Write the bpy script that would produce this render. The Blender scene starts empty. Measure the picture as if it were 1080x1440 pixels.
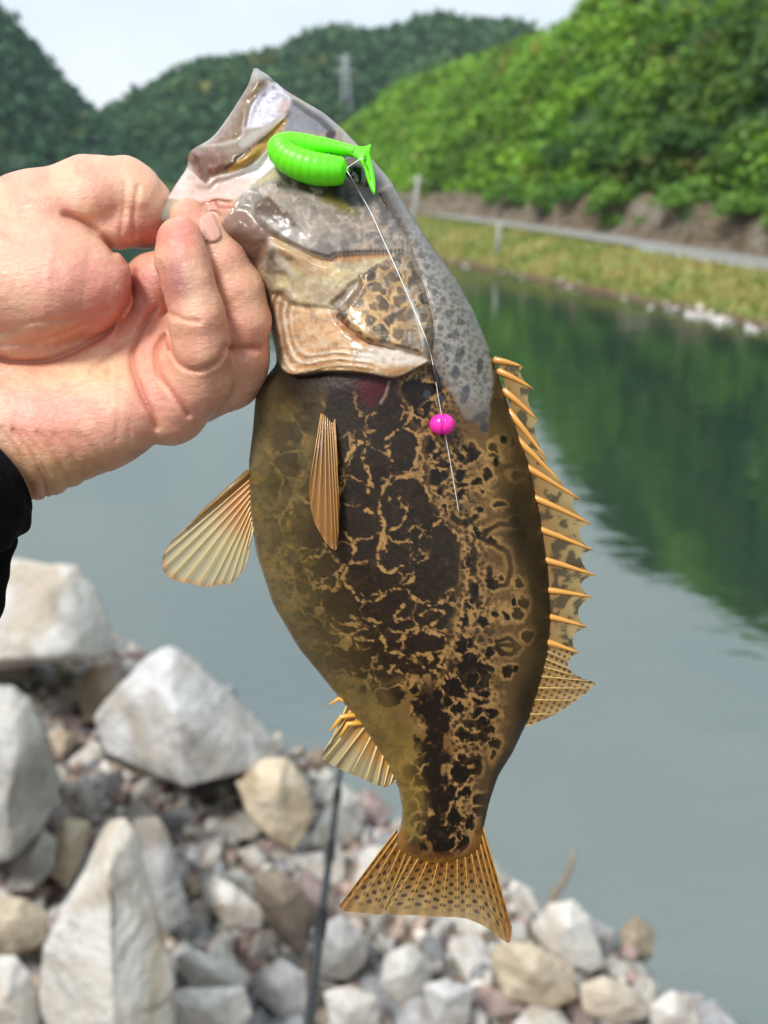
import bpy, bmesh, math, random
import numpy as np
from mathutils import Vector, Matrix, noise as mnoise

# ------------------------------------------------------------------ camera
CAM_H, PITCH, FPX = 4.0, math.radians(22.0), 1082.0      # FPX: focal length in 1440-px-high units
DIST = 0.25                                              # camera to fish plane
S = DIST / FPX                                           # metres per pixel unit in the fish plane
sc = bpy.context.scene
cam_d = bpy.data.cameras.new('camera')
cam = bpy.data.objects.new('camera', cam_d)
sc.collection.objects.link(cam)
cam.location = (0, 0, CAM_H)
cam.rotation_euler = (math.pi / 2 - PITCH, 0, 0)
cam_d.sensor_fit = 'VERTICAL'
cam_d.sensor_height = 24.0
cam_d.sensor_width = 18.0
cam_d.lens = 24.0 * FPX / 1440.0
cam_d.clip_start, cam_d.clip_end = 0.01, 4000.0
cam_d.dof.use_dof = True
cam_d.dof.focus_distance = DIST - 0.014
cam_d.dof.aperture_fstop = 6.6
sc.camera = cam

# ------------------------------------------------------------------ overcast sky
SUN_EL, SUN_AZ = math.radians(56), math.radians(222)     # azimuth clockwise from +Y
world = bpy.data.worlds.new('World'); sc.world = world
world.use_nodes = True
wn, wl = world.node_tree.nodes, world.node_tree.links
wn.clear()
wout = wn.new('ShaderNodeOutputWorld')
wsky = wn.new('ShaderNodeTexSky'); wsky.sky_type = 'NISHITA'; wsky.sun_disc = False
wsky.sun_elevation = SUN_EL; wsky.sun_rotation = SUN_AZ
wsky.air_density = 1.0; wsky.dust_density = 2.0
b1 = wn.new('ShaderNodeBackground'); b1.inputs[1].default_value = 0.05
wl.new(wsky.outputs[0], b1.inputs[0])
wtc = wn.new('ShaderNodeTexCoord')
wnz = wn.new('ShaderNodeTexNoise'); wnz.inputs['Scale'].default_value = 2.6
wnz.inputs['Detail'].default_value = 5; wnz.inputs['Roughness'].default_value = 0.55
wmp = wn.new('ShaderNodeMapping'); wmp.inputs['Scale'].default_value = (1, 1, 2.5)
wl.new(wtc.outputs['Generated'], wmp.inputs['Vector']); wl.new(wmp.outputs[0], wnz.inputs['Vector'])
wrp = wn.new('ShaderNodeValToRGB')
wrp.color_ramp.elements[0].position = 0.33; wrp.color_ramp.elements[0].color = (0.36, 0.405, 0.45, 1)
wrp.color_ramp.elements[1].position = 0.66; wrp.color_ramp.elements[1].color = (0.455, 0.48, 0.50, 1)
wl.new(wnz.outputs['Fac'], wrp.inputs[0])
b2 = wn.new('ShaderNodeBackground'); b2.inputs[1].default_value = 1.0
wl.new(wrp.outputs[0], b2.inputs[0])
wmx = wn.new('ShaderNodeMixShader'); wmx.inputs[0].default_value = 0.86
wl.new(b1.outputs[0], wmx.inputs[1]); wl.new(b2.outputs[0], wmx.inputs[2])
wl.new(wmx.outputs[0], wout.inputs[0])
sun_d = bpy.data.lights.new('sun', 'SUN')
sun_d.energy = 1.5; sun_d.angle = math.radians(14); sun_d.color = (1.0, 0.96, 0.90)
sun = bpy.data.objects.new('sun', sun_d); sc.collection.objects.link(sun)
to_sun = Vector((math.sin(SUN_AZ) * math.cos(SUN_EL), math.cos(SUN_AZ) * math.cos(SUN_EL), math.sin(SUN_EL)))
sun.rotation_euler = to_sun.to_track_quat('Z', 'Y').to_euler()
sun.location = (0, -5, 30)

vs = sc.view_settings
vs.view_transform = 'Standard'; vs.look = 'None'; vs.gamma = 1.0; vs.use_curve_mapping = False
vs.exposure = 1.32
sc.cycles.use_denoising = True
sc.cycles.max_bounces = 8; sc.cycles.transparent_max_bounces = 8
sc.cycles.caustics_reflective = False; sc.cycles.caustics_refractive = False
sc.cycles.sample_clamp_indirect = 6.0

# ------------------------------------------------------------------ helpers
rng = np.random.default_rng(7)
random.seed(7)
COL = sc.collection.objects
CAMROT = Matrix.Rotation(math.pi / 2 - PITCH, 3, 'X')
CP, SP = math.cos(PITCH), math.sin(PITCH)

def ray(px, py):                       # world direction whose forward component is 1
    return CAMROT @ Vector(((px - 540) / FPX, -(py - 720) / FPX, -1.0))

def at(px, py, d):                     # world point d metres in front of the camera
    return Vector((0, 0, CAM_H)) + ray(px, py) * d

def on_z(px, py, z=0.0):
    r = ray(px, py); t = (z - CAM_H) / r.z
    return Vector((0, 0, CAM_H)) + r * t

def lin(c, g=None, b=None):
    if g is not None: c = (c, g, b)
    c = np.asarray(c, float) / 255.0
    return np.where(c <= 0.04045, c / 12.92, ((c + 0.055) / 1.055) ** 2.4)

def smooth(a, b, x):
    t = np.clip((x - a) / (b - a), 0, 1)
    return t * t * (3 - 2 * t)

def hash2(ix, iy, seed):
    n = (ix.astype(np.int64) * 374761393 + iy.astype(np.int64) * 668265263 + seed * 1442695041) & 0xFFFFFFFF
    n = ((n ^ (n >> 13)) * 1274126177) & 0xFFFFFFFF
    return ((n ^ (n >> 16)) & 0xFFFFFF) / float(0xFFFFFF)

def vnoise(x, y, seed=0):
    x = np.asarray(x, float); y = np.asarray(y, float)
    ix, iy = np.floor(x), np.floor(y); fx, fy = x - ix, y - iy
    fx = fx * fx * (3 - 2 * fx); fy = fy * fy * (3 - 2 * fy)
    a = hash2(ix, iy, seed); b = hash2(ix + 1, iy, seed); c = hash2(ix, iy + 1, seed); d = hash2(ix + 1, iy + 1, seed)
    return (a * (1 - fx) + b * fx) * (1 - fy) + (c * (1 - fx) + d * fx) * fy

def fbm(x, y, seed=0, octv=4):
    v = 0; a = 0.5; t = 0
    for k in range(octv):
        v = v + a * vnoise(x * 2 ** k, y * 2 ** k, seed + k); t += a; a *= 0.5
    return v / t

def mesh_np(name, V, F, mat=None, parent=None, col=None, smooth_sh=True, attrs=None, matrix=None):
    """V (n,3), F (m,k) int -> one mesh object"""
    V = np.ascontiguousarray(V, np.float32); F = np.ascontiguousarray(F, np.int32)
    me = bpy.data.meshes.new(name)
    me.vertices.add(len(V)); me.vertices.foreach_set('co', V.ravel())
    k = F.shape[1]
    me.loops.add(F.size); me.loops.foreach_set('vertex_index', F.ravel())
    me.polygons.add(len(F)); me.polygons.foreach_set('loop_start', np.arange(0, F.size, k, dtype=np.int32))
    try: me.polygons.foreach_set('loop_total', np.full(len(F), k, np.int32))
    except Exception: pass
    me.update(calc_edges=True)
    if smooth_sh: me.polygons.foreach_set('use_smooth', np.ones(len(F), bool))
    if col is not None:
        a = me.attributes.new('col', 'FLOAT_COLOR', 'POINT')
        c4 = np.ones((len(V), 4), np.float32); c4[:, :3] = col
        a.data.foreach_set('color', c4.ravel())
    for nm, arr in (attrs or {}).items():
        a = me.attributes.new(nm, 'FLOAT', 'POINT'); a.data.foreach_set('value', np.ascontiguousarray(arr, np.float32))
    me.validate()
    if mat: me.materials.append(mat)
    o = bpy.data.objects.new(name, me); COL.link(o)
    if parent: o.parent = parent
    if matrix is not None: o.matrix_world = matrix
    return o

def bm_obj(name, bm, mat=None, parent=None, sm=False):
    me = bpy.data.meshes.new(name); bm.to_mesh(me); bm.free()
    if sm: me.polygons.foreach_set('use_smooth', [True] * len(me.polygons))
    if mat: me.materials.append(mat)
    o = bpy.data.objects.new(name, me); COL.link(o)
    if parent: o.parent = parent
    return o

def tag(o, label=None, cat=None, group=None, kind=None):
    if label: o['label'] = label
    if cat: o['category'] = cat
    if group: o['group'] = group
    if kind: o['kind'] = kind
    return o

def empty(name, loc=(0, 0, 0), rot=(0, 0, 0)):
    o = bpy.data.objects.new(name, None); COL.link(o)
    o.location = loc; o.rotation_euler = rot; o.empty_display_size = 0.05
    return o

def tube(path, radii, n=10, cap=True, prof=None):
    """tapered tube along 3-D path -> V,F (quads, caps collapsed to rings of tiny radius)"""
    P = [Vector(p) for p in path]; R = list(radii)
    if cap:
        P = [P[0] - (P[1] - P[0]).normalized() * R[0] * 0.5] + P + [P[-1] + (P[-1] - P[-2]).normalized() * R[-1] * 0.5]
        R = [R[0] * 0.05] + R + [R[-1] * 0.05]
    V = []; up = None
    for i, p in enumerate(P):
        a = P[max(i - 1, 0)]; b = P[min(i + 1, len(P) - 1)]
        t = (b - a).normalized()
        if up is None:
            up = t.orthogonal().normalized()
        up = (up - t * up.dot(t)).normalized()
        side = t.cross(up)
        for j in range(n):
            an = 2 * math.pi * j / n
            V.append(p + (up * math.cos(an) + side * math.sin(an)) * R[i])
    F = []
    for i in range(len(P) - 1):
        for j in range(n):
            F.append((i * n + j, i * n + (j + 1) % n, (i + 1) * n + (j + 1) % n, (i + 1) * n + j))
    return np.array([tuple(v) for v in V]), np.array(F)

def spline(pts, n):                      # Catmull-Rom through rows of pts (any width)
    P = np.asarray(pts, float); m = len(P)
    out = []
    for t in np.linspace(0, m - 1, n):
        i = min(int(t), m - 2); f = t - i
        p0, p1, p2, p3 = P[max(i - 1, 0)], P[i], P[i + 1], P[min(i + 2, m - 1)]
        out.append(0.5 * ((2 * p1) + (-p0 + p2) * f + (2 * p0 - 5 * p1 + 4 * p2 - p3) * f * f + (-p0 + 3 * p1 - 3 * p2 + p3) * f ** 3))
    return np.array(out)

# ---- node material helper
class M:
    def __init__(self, name):
        self.m = bpy.data.materials.new(name); self.m.use_nodes = True
        self.t = self.m.node_tree; self.n = self.t.nodes; self.l = self.t.links
        self.n.clear()
        self.out = self.n.new('ShaderNodeOutputMaterial')
        self.p = self.n.new('ShaderNodeBsdfPrincipled')
        self.l.new(self.p.outputs[0], self.out.inputs[0])
    def new(self, typ, **kw):
        n = self.n.new(typ)
        for k, v in kw.items():
            if hasattr(n, k): setattr(n, k, v)
            else: n.inputs[k].default_value = v
        return n
    def link(self, a, b): self.l.new(a, b)
    def set(self, **kw):
        for k, v in kw.items(): self.p.inputs[k.replace('_', ' ')].default_value = v
        return self
    def coord(self, kind='Object', scale=(1, 1, 1)):
        tc = self.new('ShaderNodeTexCoord'); mp = self.new('ShaderNodeMapping'); mp.inputs['Scale'].default_value = scale
        self.link(tc.outputs[kind], mp.inputs['Vector']); return mp.outputs[0]
    def noise(self, vec, scale, detail=4, rough=0.55, dist=0.0):
        n = self.new('ShaderNodeTexNoise', Scale=scale, Detail=detail, Roughness=rough, Distortion=dist)
        if vec: self.link(vec, n.inputs['Vector'])
        return n.outputs['Fac']
    def ramp(self, fac, stops):
        r = self.new('ShaderNodeValToRGB'); e = r.color_ramp.elements
        while len(e) < len(stops): e.new(0.5)
        for i, (p, c) in enumerate(stops):
            e[i].position = p; e[i].color = (*c, 1) if len(c) == 3 else c
        self.link(fac, r.inputs[0]); return r.outputs[0]
    def mix(self, fac, a, b, mode='MIX'):
        m = self.new('ShaderNodeMix', data_type='RGBA', blend_type=mode)
        for sock, v in ((m.inputs[0], fac), (m.inputs[6], a), (m.inputs[7], b)):
            if hasattr(v, 'is_output'): self.link(v, sock)
            elif isinstance(v, (int, float)): sock.default_value = v
            else: sock.default_value = (*v, 1)
        return m.outputs[2]
    def math(self, op, a, b=0.0):
        m = self.new('ShaderNodeMath', operation=op)
        for i, v in enumerate((a, b)):
            if hasattr(v, 'is_output'): self.link(v, m.inputs[i])
            else: m.inputs[i].default_value = v
        return m.outputs[0]
    def attr(self, name, kind='Color'):
        a = self.new('ShaderNodeAttribute', attribute_name=name); return a.outputs[kind]
    def bump(self, h, strength, dist, prev=None):
        b = self.new('ShaderNodeBump', Strength=strength, Distance=dist)
        self.link(h, b.inputs['Height'])
        if prev: self.link(prev, b.inputs['Normal'])
        self.link(b.outputs[0], self.p.inputs['Normal']); return b.outputs[0]
    def base(self, s):
        if hasattr(s, 'is_output'): self.link(s, self.p.inputs['Base Color'])
        else: self.p.inputs['Base Color'].default_value = (*s, 1)
        return self
# ------------------------------------------------------------------ setting materials
def mat_stone(name, tone, stain, seed, scale=1.0):
    m = M(name); v = m.coord('Object')
    oi = m.new('ShaderNodeObjectInfo')
    vv = m.new('ShaderNodeVectorMath', operation='ADD'); m.link(v, vv.inputs[0])
    sca = m.new('ShaderNodeVectorMath', operation='SCALE'); m.link(oi.outputs['Location'], sca.inputs[0]); sca.inputs['Scale'].default_value = 3.7
    m.link(sca.outputs[0], vv.inputs[1]); v = vv.outputs[0]
    n1 = m.noise(v, 3.0 * scale, 6, 0.6, 0.6); n2 = m.noise(v, 17 * scale, 5, 0.65); n3 = m.noise(v, 1.6 * scale, 3, 0.5, 1.2)
    c = m.ramp(n1, [(0.3, tuple(np.array(tone) * 0.72)), (0.5, tone), (0.72, tuple(np.minimum(np.array(tone) * 1.18, 0.85)))])
    c = m.mix(m.ramp(n3, [(0.48, (0, 0, 0)), (0.66, (0.85, 0.85, 0.85))]), c, stain)
    c = m.mix(m.ramp(n2, [(0.3, (0.5, 0.5, 0.5)), (0.5, (0, 0, 0))]), c, tuple(np.array(tone) * 0.5))
    wv = m.new('ShaderNodeTexVoronoi', feature='DISTANCE_TO_EDGE', Scale=2.3 * scale); 
    dv = m.new('ShaderNodeVectorMath', operation='ADD'); m.link(v, dv.inputs[0])
    nz = m.new('ShaderNodeTexNoise', Scale=4.0 * scale, Detail=4); m.link(v, nz.inputs['Vector']); m.link(nz.outputs['Color'], dv.inputs[1])
    m.link(dv.outputs[0], wv.inputs['Vector'])
    crack = m.ramp(wv.outputs['Distance'], [(0.0, (0.55, 0.55, 0.55)), (0.018, (0, 0, 0))])
    c = m.mix(crack, c, tuple(np.array(tone) * 0.42))
    hsv = m.new('ShaderNodeHueSaturation'); m.link(c, hsv.inputs['Color'])
    m.link(m.math('ADD', m.math('MULTIPLY', oi.outputs['Random'], 0.5), 0.72), hsv.inputs['Value'])
    m.base(hsv.outputs[0]); m.set(Roughness=0.88)
    b = m.bump(n2, 0.8, 0.03 / scale); m.bump(n1, 0.8, 0.08 / scale, b)
    return m.m

MAT_PALE = mat_stone('pale_limestone', (0.66, 0.645, 0.61), (0.46, 0.38, 0.28), 1)
MAT_GREY = mat_stone('grey_limestone', (0.50, 0.50, 0.50), (0.30, 0.26, 0.21), 2)
MAT_TAN = mat_stone('tan_stone', (0.56, 0.48, 0.36), (0.34, 0.25, 0.16), 3)
MAT_PINK = mat_stone('pinkish_stone', (0.47, 0.38, 0.35), (0.25, 0.17, 0.14), 4)
MAT_BROWN = mat_stone('brown_stone', (0.34, 0.28, 0.22), (0.18, 0.13, 0.09), 5)
MAT_SMALL = {k: mat_stone('small_' + k, t, s, 6, 2.5) for k, t, s in (
    ('pale', (0.68, 0.66, 0.62), (0.50, 0.42, 0.32)), ('grey', (0.44, 0.45, 0.47), (0.3, 0.26, 0.24)),
    ('tan', (0.52, 0.44, 0.34), (0.34, 0.26, 0.18)), ('pink', (0.44, 0.34, 0.32), (0.26, 0.18, 0.16)))}

m = M('gravel_earth'); v = m.coord('Object')
n1 = m.noise(v, 3.0, 5); n2 = m.noise(v, 30, 5, 0.7)
vo = m.new('ShaderNodeTexVoronoi', Scale=22.0); m.link(v, vo.inputs['Vector'])
c = m.mix(n1, (0.13, 0.09, 0.065), (0.26, 0.21, 0.17))
c = m.mix(0.45, c, vo.outputs['Color'], 'SOFT_LIGHT')
m.base(m.mix(m.ramp(n2, [(0.4, (0, 0, 0)), (0.65, (0.7, 0.7, 0.7))]), c, (0.33, 0.28, 0.24))); m.set(Roughness=0.95)
m.bump(vo.outputs['Distance'], 0.9, 0.04); MAT_GROUND = m.m

m = M('lake_bed'); v = m.coord('Object'); m.base(m.mix(m.noise(v, 0.6, 5), (0.03, 0.045, 0.03), (0.07, 0.08, 0.055))); m.set(Roughness=1.0); MAT_BED = m.m

# lake water: mirror by Fresnel over murky green, clear enough to show stones by the shore
m = M('lake_water'); v = m.coord('Object')
m.n.remove(m.p)
mp2 = m.new('ShaderNodeMapping'); mp2.inputs['Scale'].default_value = (0.55, 1.0, 1.0); m.link(v, mp2.inputs['Vector'])
r1 = m.noise(mp2.outputs[0], 1.1, 3, 0.5, 0.2); r2 = m.noise(mp2.outputs[0], 4.5, 3, 0.55, 0.3); r3 = m.noise(mp2.outputs[0], 14, 2)
h = m.math('ADD', m.math('MULTIPLY', r1, 1.0), m.math('ADD', m.math('MULTIPLY', r2, 0.20), m.math('MULTIPLY', r3, 0.03)))
bp = m.new('ShaderNodeBump', Strength=1.0, Distance=0.016); m.link(h, bp.inputs['Height'])
fr = m.new('ShaderNodeFresnel', IOR=3.6); m.link(bp.outputs[0], fr.inputs['Normal'])
gl = m.new('ShaderNodeBsdfGlossy'); gl.inputs['Roughness'].default_value = 0.03; gl.inputs['Color'].default_value = (0.95, 1.0, 0.96, 1); m.link(bp.outputs[0], gl.inputs['Normal'])
df = m.new('ShaderNodeBsdfDiffuse'); df.inputs['Color'].default_value = (0.060, 0.130, 0.100, 1)
tr = m.new('ShaderNodeBsdfTransparent'); tr.inputs['Color'].default_value = (0.70, 0.80, 0.68, 1)
mx1 = m.new('ShaderNodeMixShader'); mx1.inputs[0].default_value = 0.72; m.link(df.outputs[0], mx1.inputs[1]); m.link(tr.outputs[0], mx1.inputs[2])
mx2 = m.new('ShaderNodeMixShader'); m.link(fr.outputs[0], mx2.inputs[0]); m.link(mx1.outputs[0], mx2.inputs[1]); m.link(gl.outputs[0], mx2.inputs[2])
m.link(mx2.outputs[0], m.out.inputs[0]); MAT_WATER = m.m

def mat_foliage(name, transl=0.35):
    m = M(name); c = m.attr('col')
    m.base(c); m.set(Roughness=0.6)
    t = m.new('ShaderNodeBsdfTranslucent'); m.link(c, t.inputs['Color'])
    mx = m.new('ShaderNodeMixShader'); mx.inputs[0].default_value = transl
    m.link(m.p.outputs[0], mx.inputs[1]); m.link(t.outputs[0], mx.inputs[2]); m.link(mx.outputs[0], m.out.inputs[0])
    return m.m
MAT_LEAF = mat_foliage('leaves')
m = M('bark'); m.base(m.mix(m.noise(m.coord(), 5, 4), (0.05, 0.04, 0.03), (0.14, 0.11, 0.08))); m.set(Roughness=0.9); MAT_BARK = m.m
m = M('hill_soil'); m.base(m.mix(m.noise(m.coord(), 0.25, 5), (0.030, 0.075, 0.020), (0.06, 0.12, 0.03))); m.set(Roughness=1.0); MAT_HILL = m.m
m = M('bank_grass'); v = m.coord()
c = m.mix(m.noise(v, 0.35, 5), (0.16, 0.22, 0.045), (0.34, 0.32, 0.10)); c = m.mix(m.ramp(m.noise(v, 0.9, 4), [(0.42, (0, 0, 0)), (0.62, (0.8, 0.8, 0.8))]), c, (0.10, 0.17, 0.03)); c = m.mix(m.ramp(m.noise(v, 0.5, 3), [(0.52, (0, 0, 0)), (0.68, (0.8, 0.8, 0.8))]), c, (0.36, 0.27, 0.13))
m.base(m.mix(m.attr('earth', 'Fac'), c, (0.11, 0.065, 0.04))); m.set(Roughness=1.0); MAT_BANK = m.m
m = M('cliff_rock'); v = m.coord(scale=(1, 1, 1.6)); n1 = m.noise(v, 0.6, 6, 0.65, 0.8); n2 = m.noise(v, 3.0, 5)
c = m.ramp(n1, [(0.3, (0.10, 0.075, 0.05)), (0.46, (0.28, 0.20, 0.12)), (0.6, (0.42, 0.37, 0.30)), (0.75, (0.55, 0.52, 0.46))])
m.base(m.mix(m.math('MULTIPLY', n2, 0.5), c, (0.08, 0.07, 0.05))); m.set(Roughness=0.95); m.bump(n2, 1.0, 0.8); MAT_CLIFF = m.m
m = M('road_concrete'); m.base(m.mix(m.noise(m.coord(), 1.0, 5), (0.20, 0.20, 0.19), (0.30, 0.30, 0.28))); m.set(Roughness=0.9); MAT_ROAD = m.m

# ------------------------------------------------------------------ near shore, lake bed, water
SH0 = Vector((1.59, 2.81)); SHN = Vector((-0.655, -0.755))       # point on the waterline, direction inland
def shore_d(x, y):
    return (x - SH0.x) * SHN.x + (y - SH0.y) * SHN.y
def ground_z(x, y):
    d = shore_d(x, y) + 0.25 * (fbm(np.asarray(x) * 0.9 + 5, np.asarray(y) * 0.9, 3, 3) - 0.5) * 2
    z = 0.35 * d + 1.2 * smooth(3.1, 3.9, d)
    z = np.where(d < 0, 0.24 * d - 0.035 * d * d, z)
    return np.maximum(z, -3.9) + 0.10 * (fbm(np.asarray(x) * 2.5, np.asarray(y) * 2.5, 9, 4) - 0.5)

gx = np.linspace(-16, 14, 260); gy = np.linspace(-6, 17, 210)
GX, GY = np.meshgrid(gx, gy); GZ = ground_z(GX, GY)
def grid_faces(r, c):
    i = np.arange(r * c).reshape(r, c)
    return np.stack([i[:-1, :-1], i[:-1, 1:], i[1:, 1:], i[1:, :-1]], -1).reshape(-1, 4)
g = mesh_np('shore_ground', np.stack([GX, GY, GZ], -1).reshape(-1, 3), grid_faces(*GX.shape), MAT_GROUND); tag(g, kind='structure')

def sheet(name, size, z, mat):
    V = [(-size, -size, z), (size, -size, z), (size, size, z), (-size, size, z)]
    return tag(mesh_np(name, np.array(V), np.array([[0, 1, 2, 3]]), mat, smooth_sh=False), kind='structure')
sheet('lake_bed', 1500, -4.0, MAT_BED)
sheet('lake_water', 1400, 0.0, MAT_WATER)

def ground_hit(px, py):
    r = ray(px, py); t = np.arange(1.0, 13.0, 0.03)
    hit = CAM_H + r.z * t < ground_z(r.x * t, r.y * t)
    return float(t[np.argmax(hit)]) if hit.any() else 13.0

# ------------------------------------------------------------------ hills and forest
def leaf_quads(C, R, nper, size, cols, squash=0.8, flat=0.0, clumps=0):
    """leaf-clump quads spread through crowns. C (n,3) centres, R (n,) radii, cols (n,3)"""
    n = len(C); k = n * nper
    idx = np.repeat(np.arange(n), nper)
    d = rng.normal(size=(k, 3)); d /= np.linalg.norm(d, axis=1, keepdims=True)
    d[:, 2] = np.where(d[:, 2] < -0.35, -d[:, 2], d[:, 2])
    lump = 0.78 + 0.32 * np.sin(d[:, 0] * 4.1 + idx * 1.7) * np.cos(d[:, 1] * 4.7 + idx * 2.3) + 0.18 * np.sin(d[:, 2] * 6 + idx)
    rad = R[idx] * lump * (0.70 + 0.34 * rng.random(k))
    P = C[idx] + d * rad[:, None] * np.array([1, 1, squash])
    nrm = d * 0.9 + rng.normal(size=(k, 3)) * 0.55; nrm /= np.linalg.norm(nrm, axis=1, keepdims=True)
    a = np.cross(nrm, rng.normal(size=(k, 3))); a /= np.linalg.norm(a, axis=1, keepdims=True); b = np.cross(nrm, a)
    s = (size * (0.6 + 0.8 * rng.random(k)))[:, None] if np.isscalar(size) else (size[idx] * (0.6 + 0.8 * rng.random(k)))[:, None]
    w = s * 0.62
    V = np.stack([P - a * s, P - b * w + nrm * s * 0.15, P + a * s, P + b * w + nrm * s * 0.1], 1).reshape(-1, 3)
    F = np.arange(4 * k).reshape(-1, 4)
    c = cols[idx] * (0.72 + 0.56 * rng.random((k, 1)))
    return V, F, np.repeat(c, 4, 0)

def leaf_cols(n, dark, light, yellow=0.06):
    f = rng.random((n, 1)) ** 1.3
    c = np.array(dark) * (1 - f) + np.array(light) * f
    y = rng.random(n) < yellow
    c[y] = np.array((0.22, 0.24, 0.035)) * (0.8 + 0.4 * rng.random((y.sum(), 1)))
    return c

def polar(az, r): return np.sin(az) * r, np.cos(az) * r

def px_az_el(px, py):
    r = ray(px, py); return math.atan2(r.x, r.y), math.atan2(r.z, math.hypot(r.x, r.y))

def far_hill(name, skyline, d_foot, d_ridge, ntree, crown, dark, light, flabel, seed):
    ae = np.array([px_az_el(*p) for p in skyline]); ae = ae[np.argsort(ae[:, 0])]
    az = np.linspace(ae[0, 0], ae[-1, 0], 150)
    zr = CAM_H + np.tan(np.interp(az, ae[:, 0], ae[:, 1])) * d_ridge - crown * 0.9
    w = np.linspace(-0.04, 2.0, 70)
    A, W = np.meshgrid(az, w, indexing='ij')
    def surf(a, ww):
        z0 = np.interp(a, az, zr)
        r = d_foot + (d_ridge - d_foot) * ww
        p = np.where(ww < 1, np.sin(np.clip(ww, -1, 1) * math.pi / 2) ** 0.9 if False else smooth(-0.25, 1.0, ww) * 1.0, 1 - smooth(1, 2.2, ww))
        base = smooth(-0.25, 1.0, np.zeros(1))[0]
        p = np.where(ww < 1, (p - base) / (1 - base), p)
        x, y = polar(a, r)
        k = (fbm(x / 28 + seed, y / 28, seed, 3) - 0.5) * 0.22 * np.sin(np.clip(ww, 0, 1) * math.pi)
        return x, y, np.maximum(z0, 1.0) * (p + k) + 0.8 * np.clip(ww * 20, -3, 1)
    X, Y, Z = surf(A, W)
    h = mesh_np(name, np.stack([X, Y, Z], -1).reshape(-1, 3), grid_faces(*A.shape)[:, ::-1], MAT_HILL); tag(h, kind='structure')
    a = rng.uniform(az[0], az[-1], ntree); ww = rng.random(ntree) ** 0.8 * 1.12
    x, y, z = surf(a, ww)
    R = crown * (0.6 + 0.7 * rng.random(ntree))
    V, F, c = leaf_quads(np.stack([x, y, z + R * 0.45], -1), R, 24, R * 0.34, leaf_cols(ntree, dark, light, 0.02))
    f = mesh_np('forest', V, F, MAT_LEAF, col=c, smooth_sh=False); tag(f, flabel, 'forest', kind='stuff')

far_hill('left_hill', [(-3500, -200), (-1800, -500), (-900, -460), (-420, -330), (-200, -160), (0, 25), (40, 70), (85, 118), (120, 160), (150, 190), (190, 222), (240, 252), (300, 275)],
         240, 330, 4200, 3.8, (0.020, 0.090, 0.040), (0.045, 0.150, 0.055), 'dark bluish green wooded hill dropping to the lake', 11)
far_hill('middle_hill', [(-330, 255), (-60, 225), (60, 200), (120, 178), (200, 135), (270, 98), (345, 85), (410, 68), (470, 45), (510, 52), (560, 45), (612, 24), (660, 34), (730, 42), (780, 90), (840, 160), (900, 230)],
         300, 400, 4200, 4.4, (0.022, 0.095, 0.028), (0.070, 0.185, 0.042), 'dark green wooded ridge across the lake behind the fish head', 23)

# right-hand bank with road, rock face and wooded hillside, laid out along its own shoreline
SA = Vector((12.8, 26.0)); SD = Vector((-0.293, 0.956)); SN = Vector((0.956, 0.293))   # along the shore, inland
def rb(u, v):                              # u along the shore away from the camera, v inland
    bend = 3.0 * np.sin(np.asarray(u) * 0.05) * 0.35
    return SA.x + SD.x * u + SN.x * (v + bend), SA.y + SD.y * u + SN.y * (v + bend)
def z_road(u): return 1.05 + 0.034 * np.clip(u, -20, 50)
VR = 30.0                                  # the ridge runs this far inland
_zr = []
for _p in [(440, 215), (470, 188), (500, 165), (560, 132), (620, 104), (680, 76), (740, 50), (785, 38), (820, 18), (862, -8), (910, -60), (960, -150), (1080, -300), (1250, -420), (1500, -520)]:
    _a, _e = px_az_el(*_p)
    _u = (math.cos(_a) * (SA.x + SN.x * VR) - math.sin(_a) * (SA.y + SN.y * VR)) / (math.sin(_a) * SD.y - math.cos(_a) * SD.x)
    _x, _y = SA.x + SN.x * VR + SD.x * _u, SA.y + SN.y * VR + SD.y * _u
    _zr.append((_u, CAM_H + math.tan(_e) * math.hypot(_x, _y) - 2.0))
_zr = np.array(sorted(_zr))
def z_ridge(u): return np.interp(u, _zr[:, 0], _zr[:, 1])
def strip(name, us, vs_, zf, mat, attrs=None):
    U, Vv = np.meshgrid(us, vs_, indexing='ij')
    X, Y = rb(U, Vv); Z = zf(U, Vv)
    at_ = {k: f(U, Vv).ravel() for k, f in (attrs or {}).items()}
    return tag(mesh_np(name, np.stack([X, Y, Z], -1).reshape(-1, 3), grid_faces(*U.shape), mat, attrs=at_), kind='structure')
US = np.linspace(-60, 215, 380)
def bank_z(u, v):
    n = fbm(u * 0.5 + 3, v * 0.5, 5, 4) - 0.5
    edge = smooth(-0.2, 0.5, v + n * 0.8) * 0.45 - 0.25
    return np.where(v < 0.2, np.minimum(edge, 0.35), edge) + (z_road(u) - 0.35) * smooth(0.3, 6.0, v) + n * 0.25 * smooth(0.3, 2, v) * (1 - smooth(4.5, 5.8, v)) + np.minimum(0, v + 1) * 0.8
strip('grassy_bank', US, np.linspace(-4, 6.2, 60), bank_z, MAT_BANK,
      {'earth': lambda u, v: np.clip(1 - smooth(0.25, 0.9, v + (fbm(u, v, 8, 3) - 0.5) * 0.8), 0, 1)})
strip('road', US, np.linspace(5.9, 9.2, 8), lambda u, v: z_road(u) + 0.015 + 0 * v, MAT_ROAD)
def cliff_z(u, v):
    n = fbm(u * 0.35 + 11, v * 0.7, 15, 4) - 0.5
    return z_road(u) + 0.02 + (1.9 + 1.6 * n) * smooth(9.5, 11.0, v + n * 2.2) + 0.5 * (fbm(u * 1.3, v * 1.3, 4, 3) - 0.5) * smooth(9.4, 10.2, v)
strip('rock_face', US, np.linspace(9.0, 12.6, 36), cliff_z, MAT_CLIFF)
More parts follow.
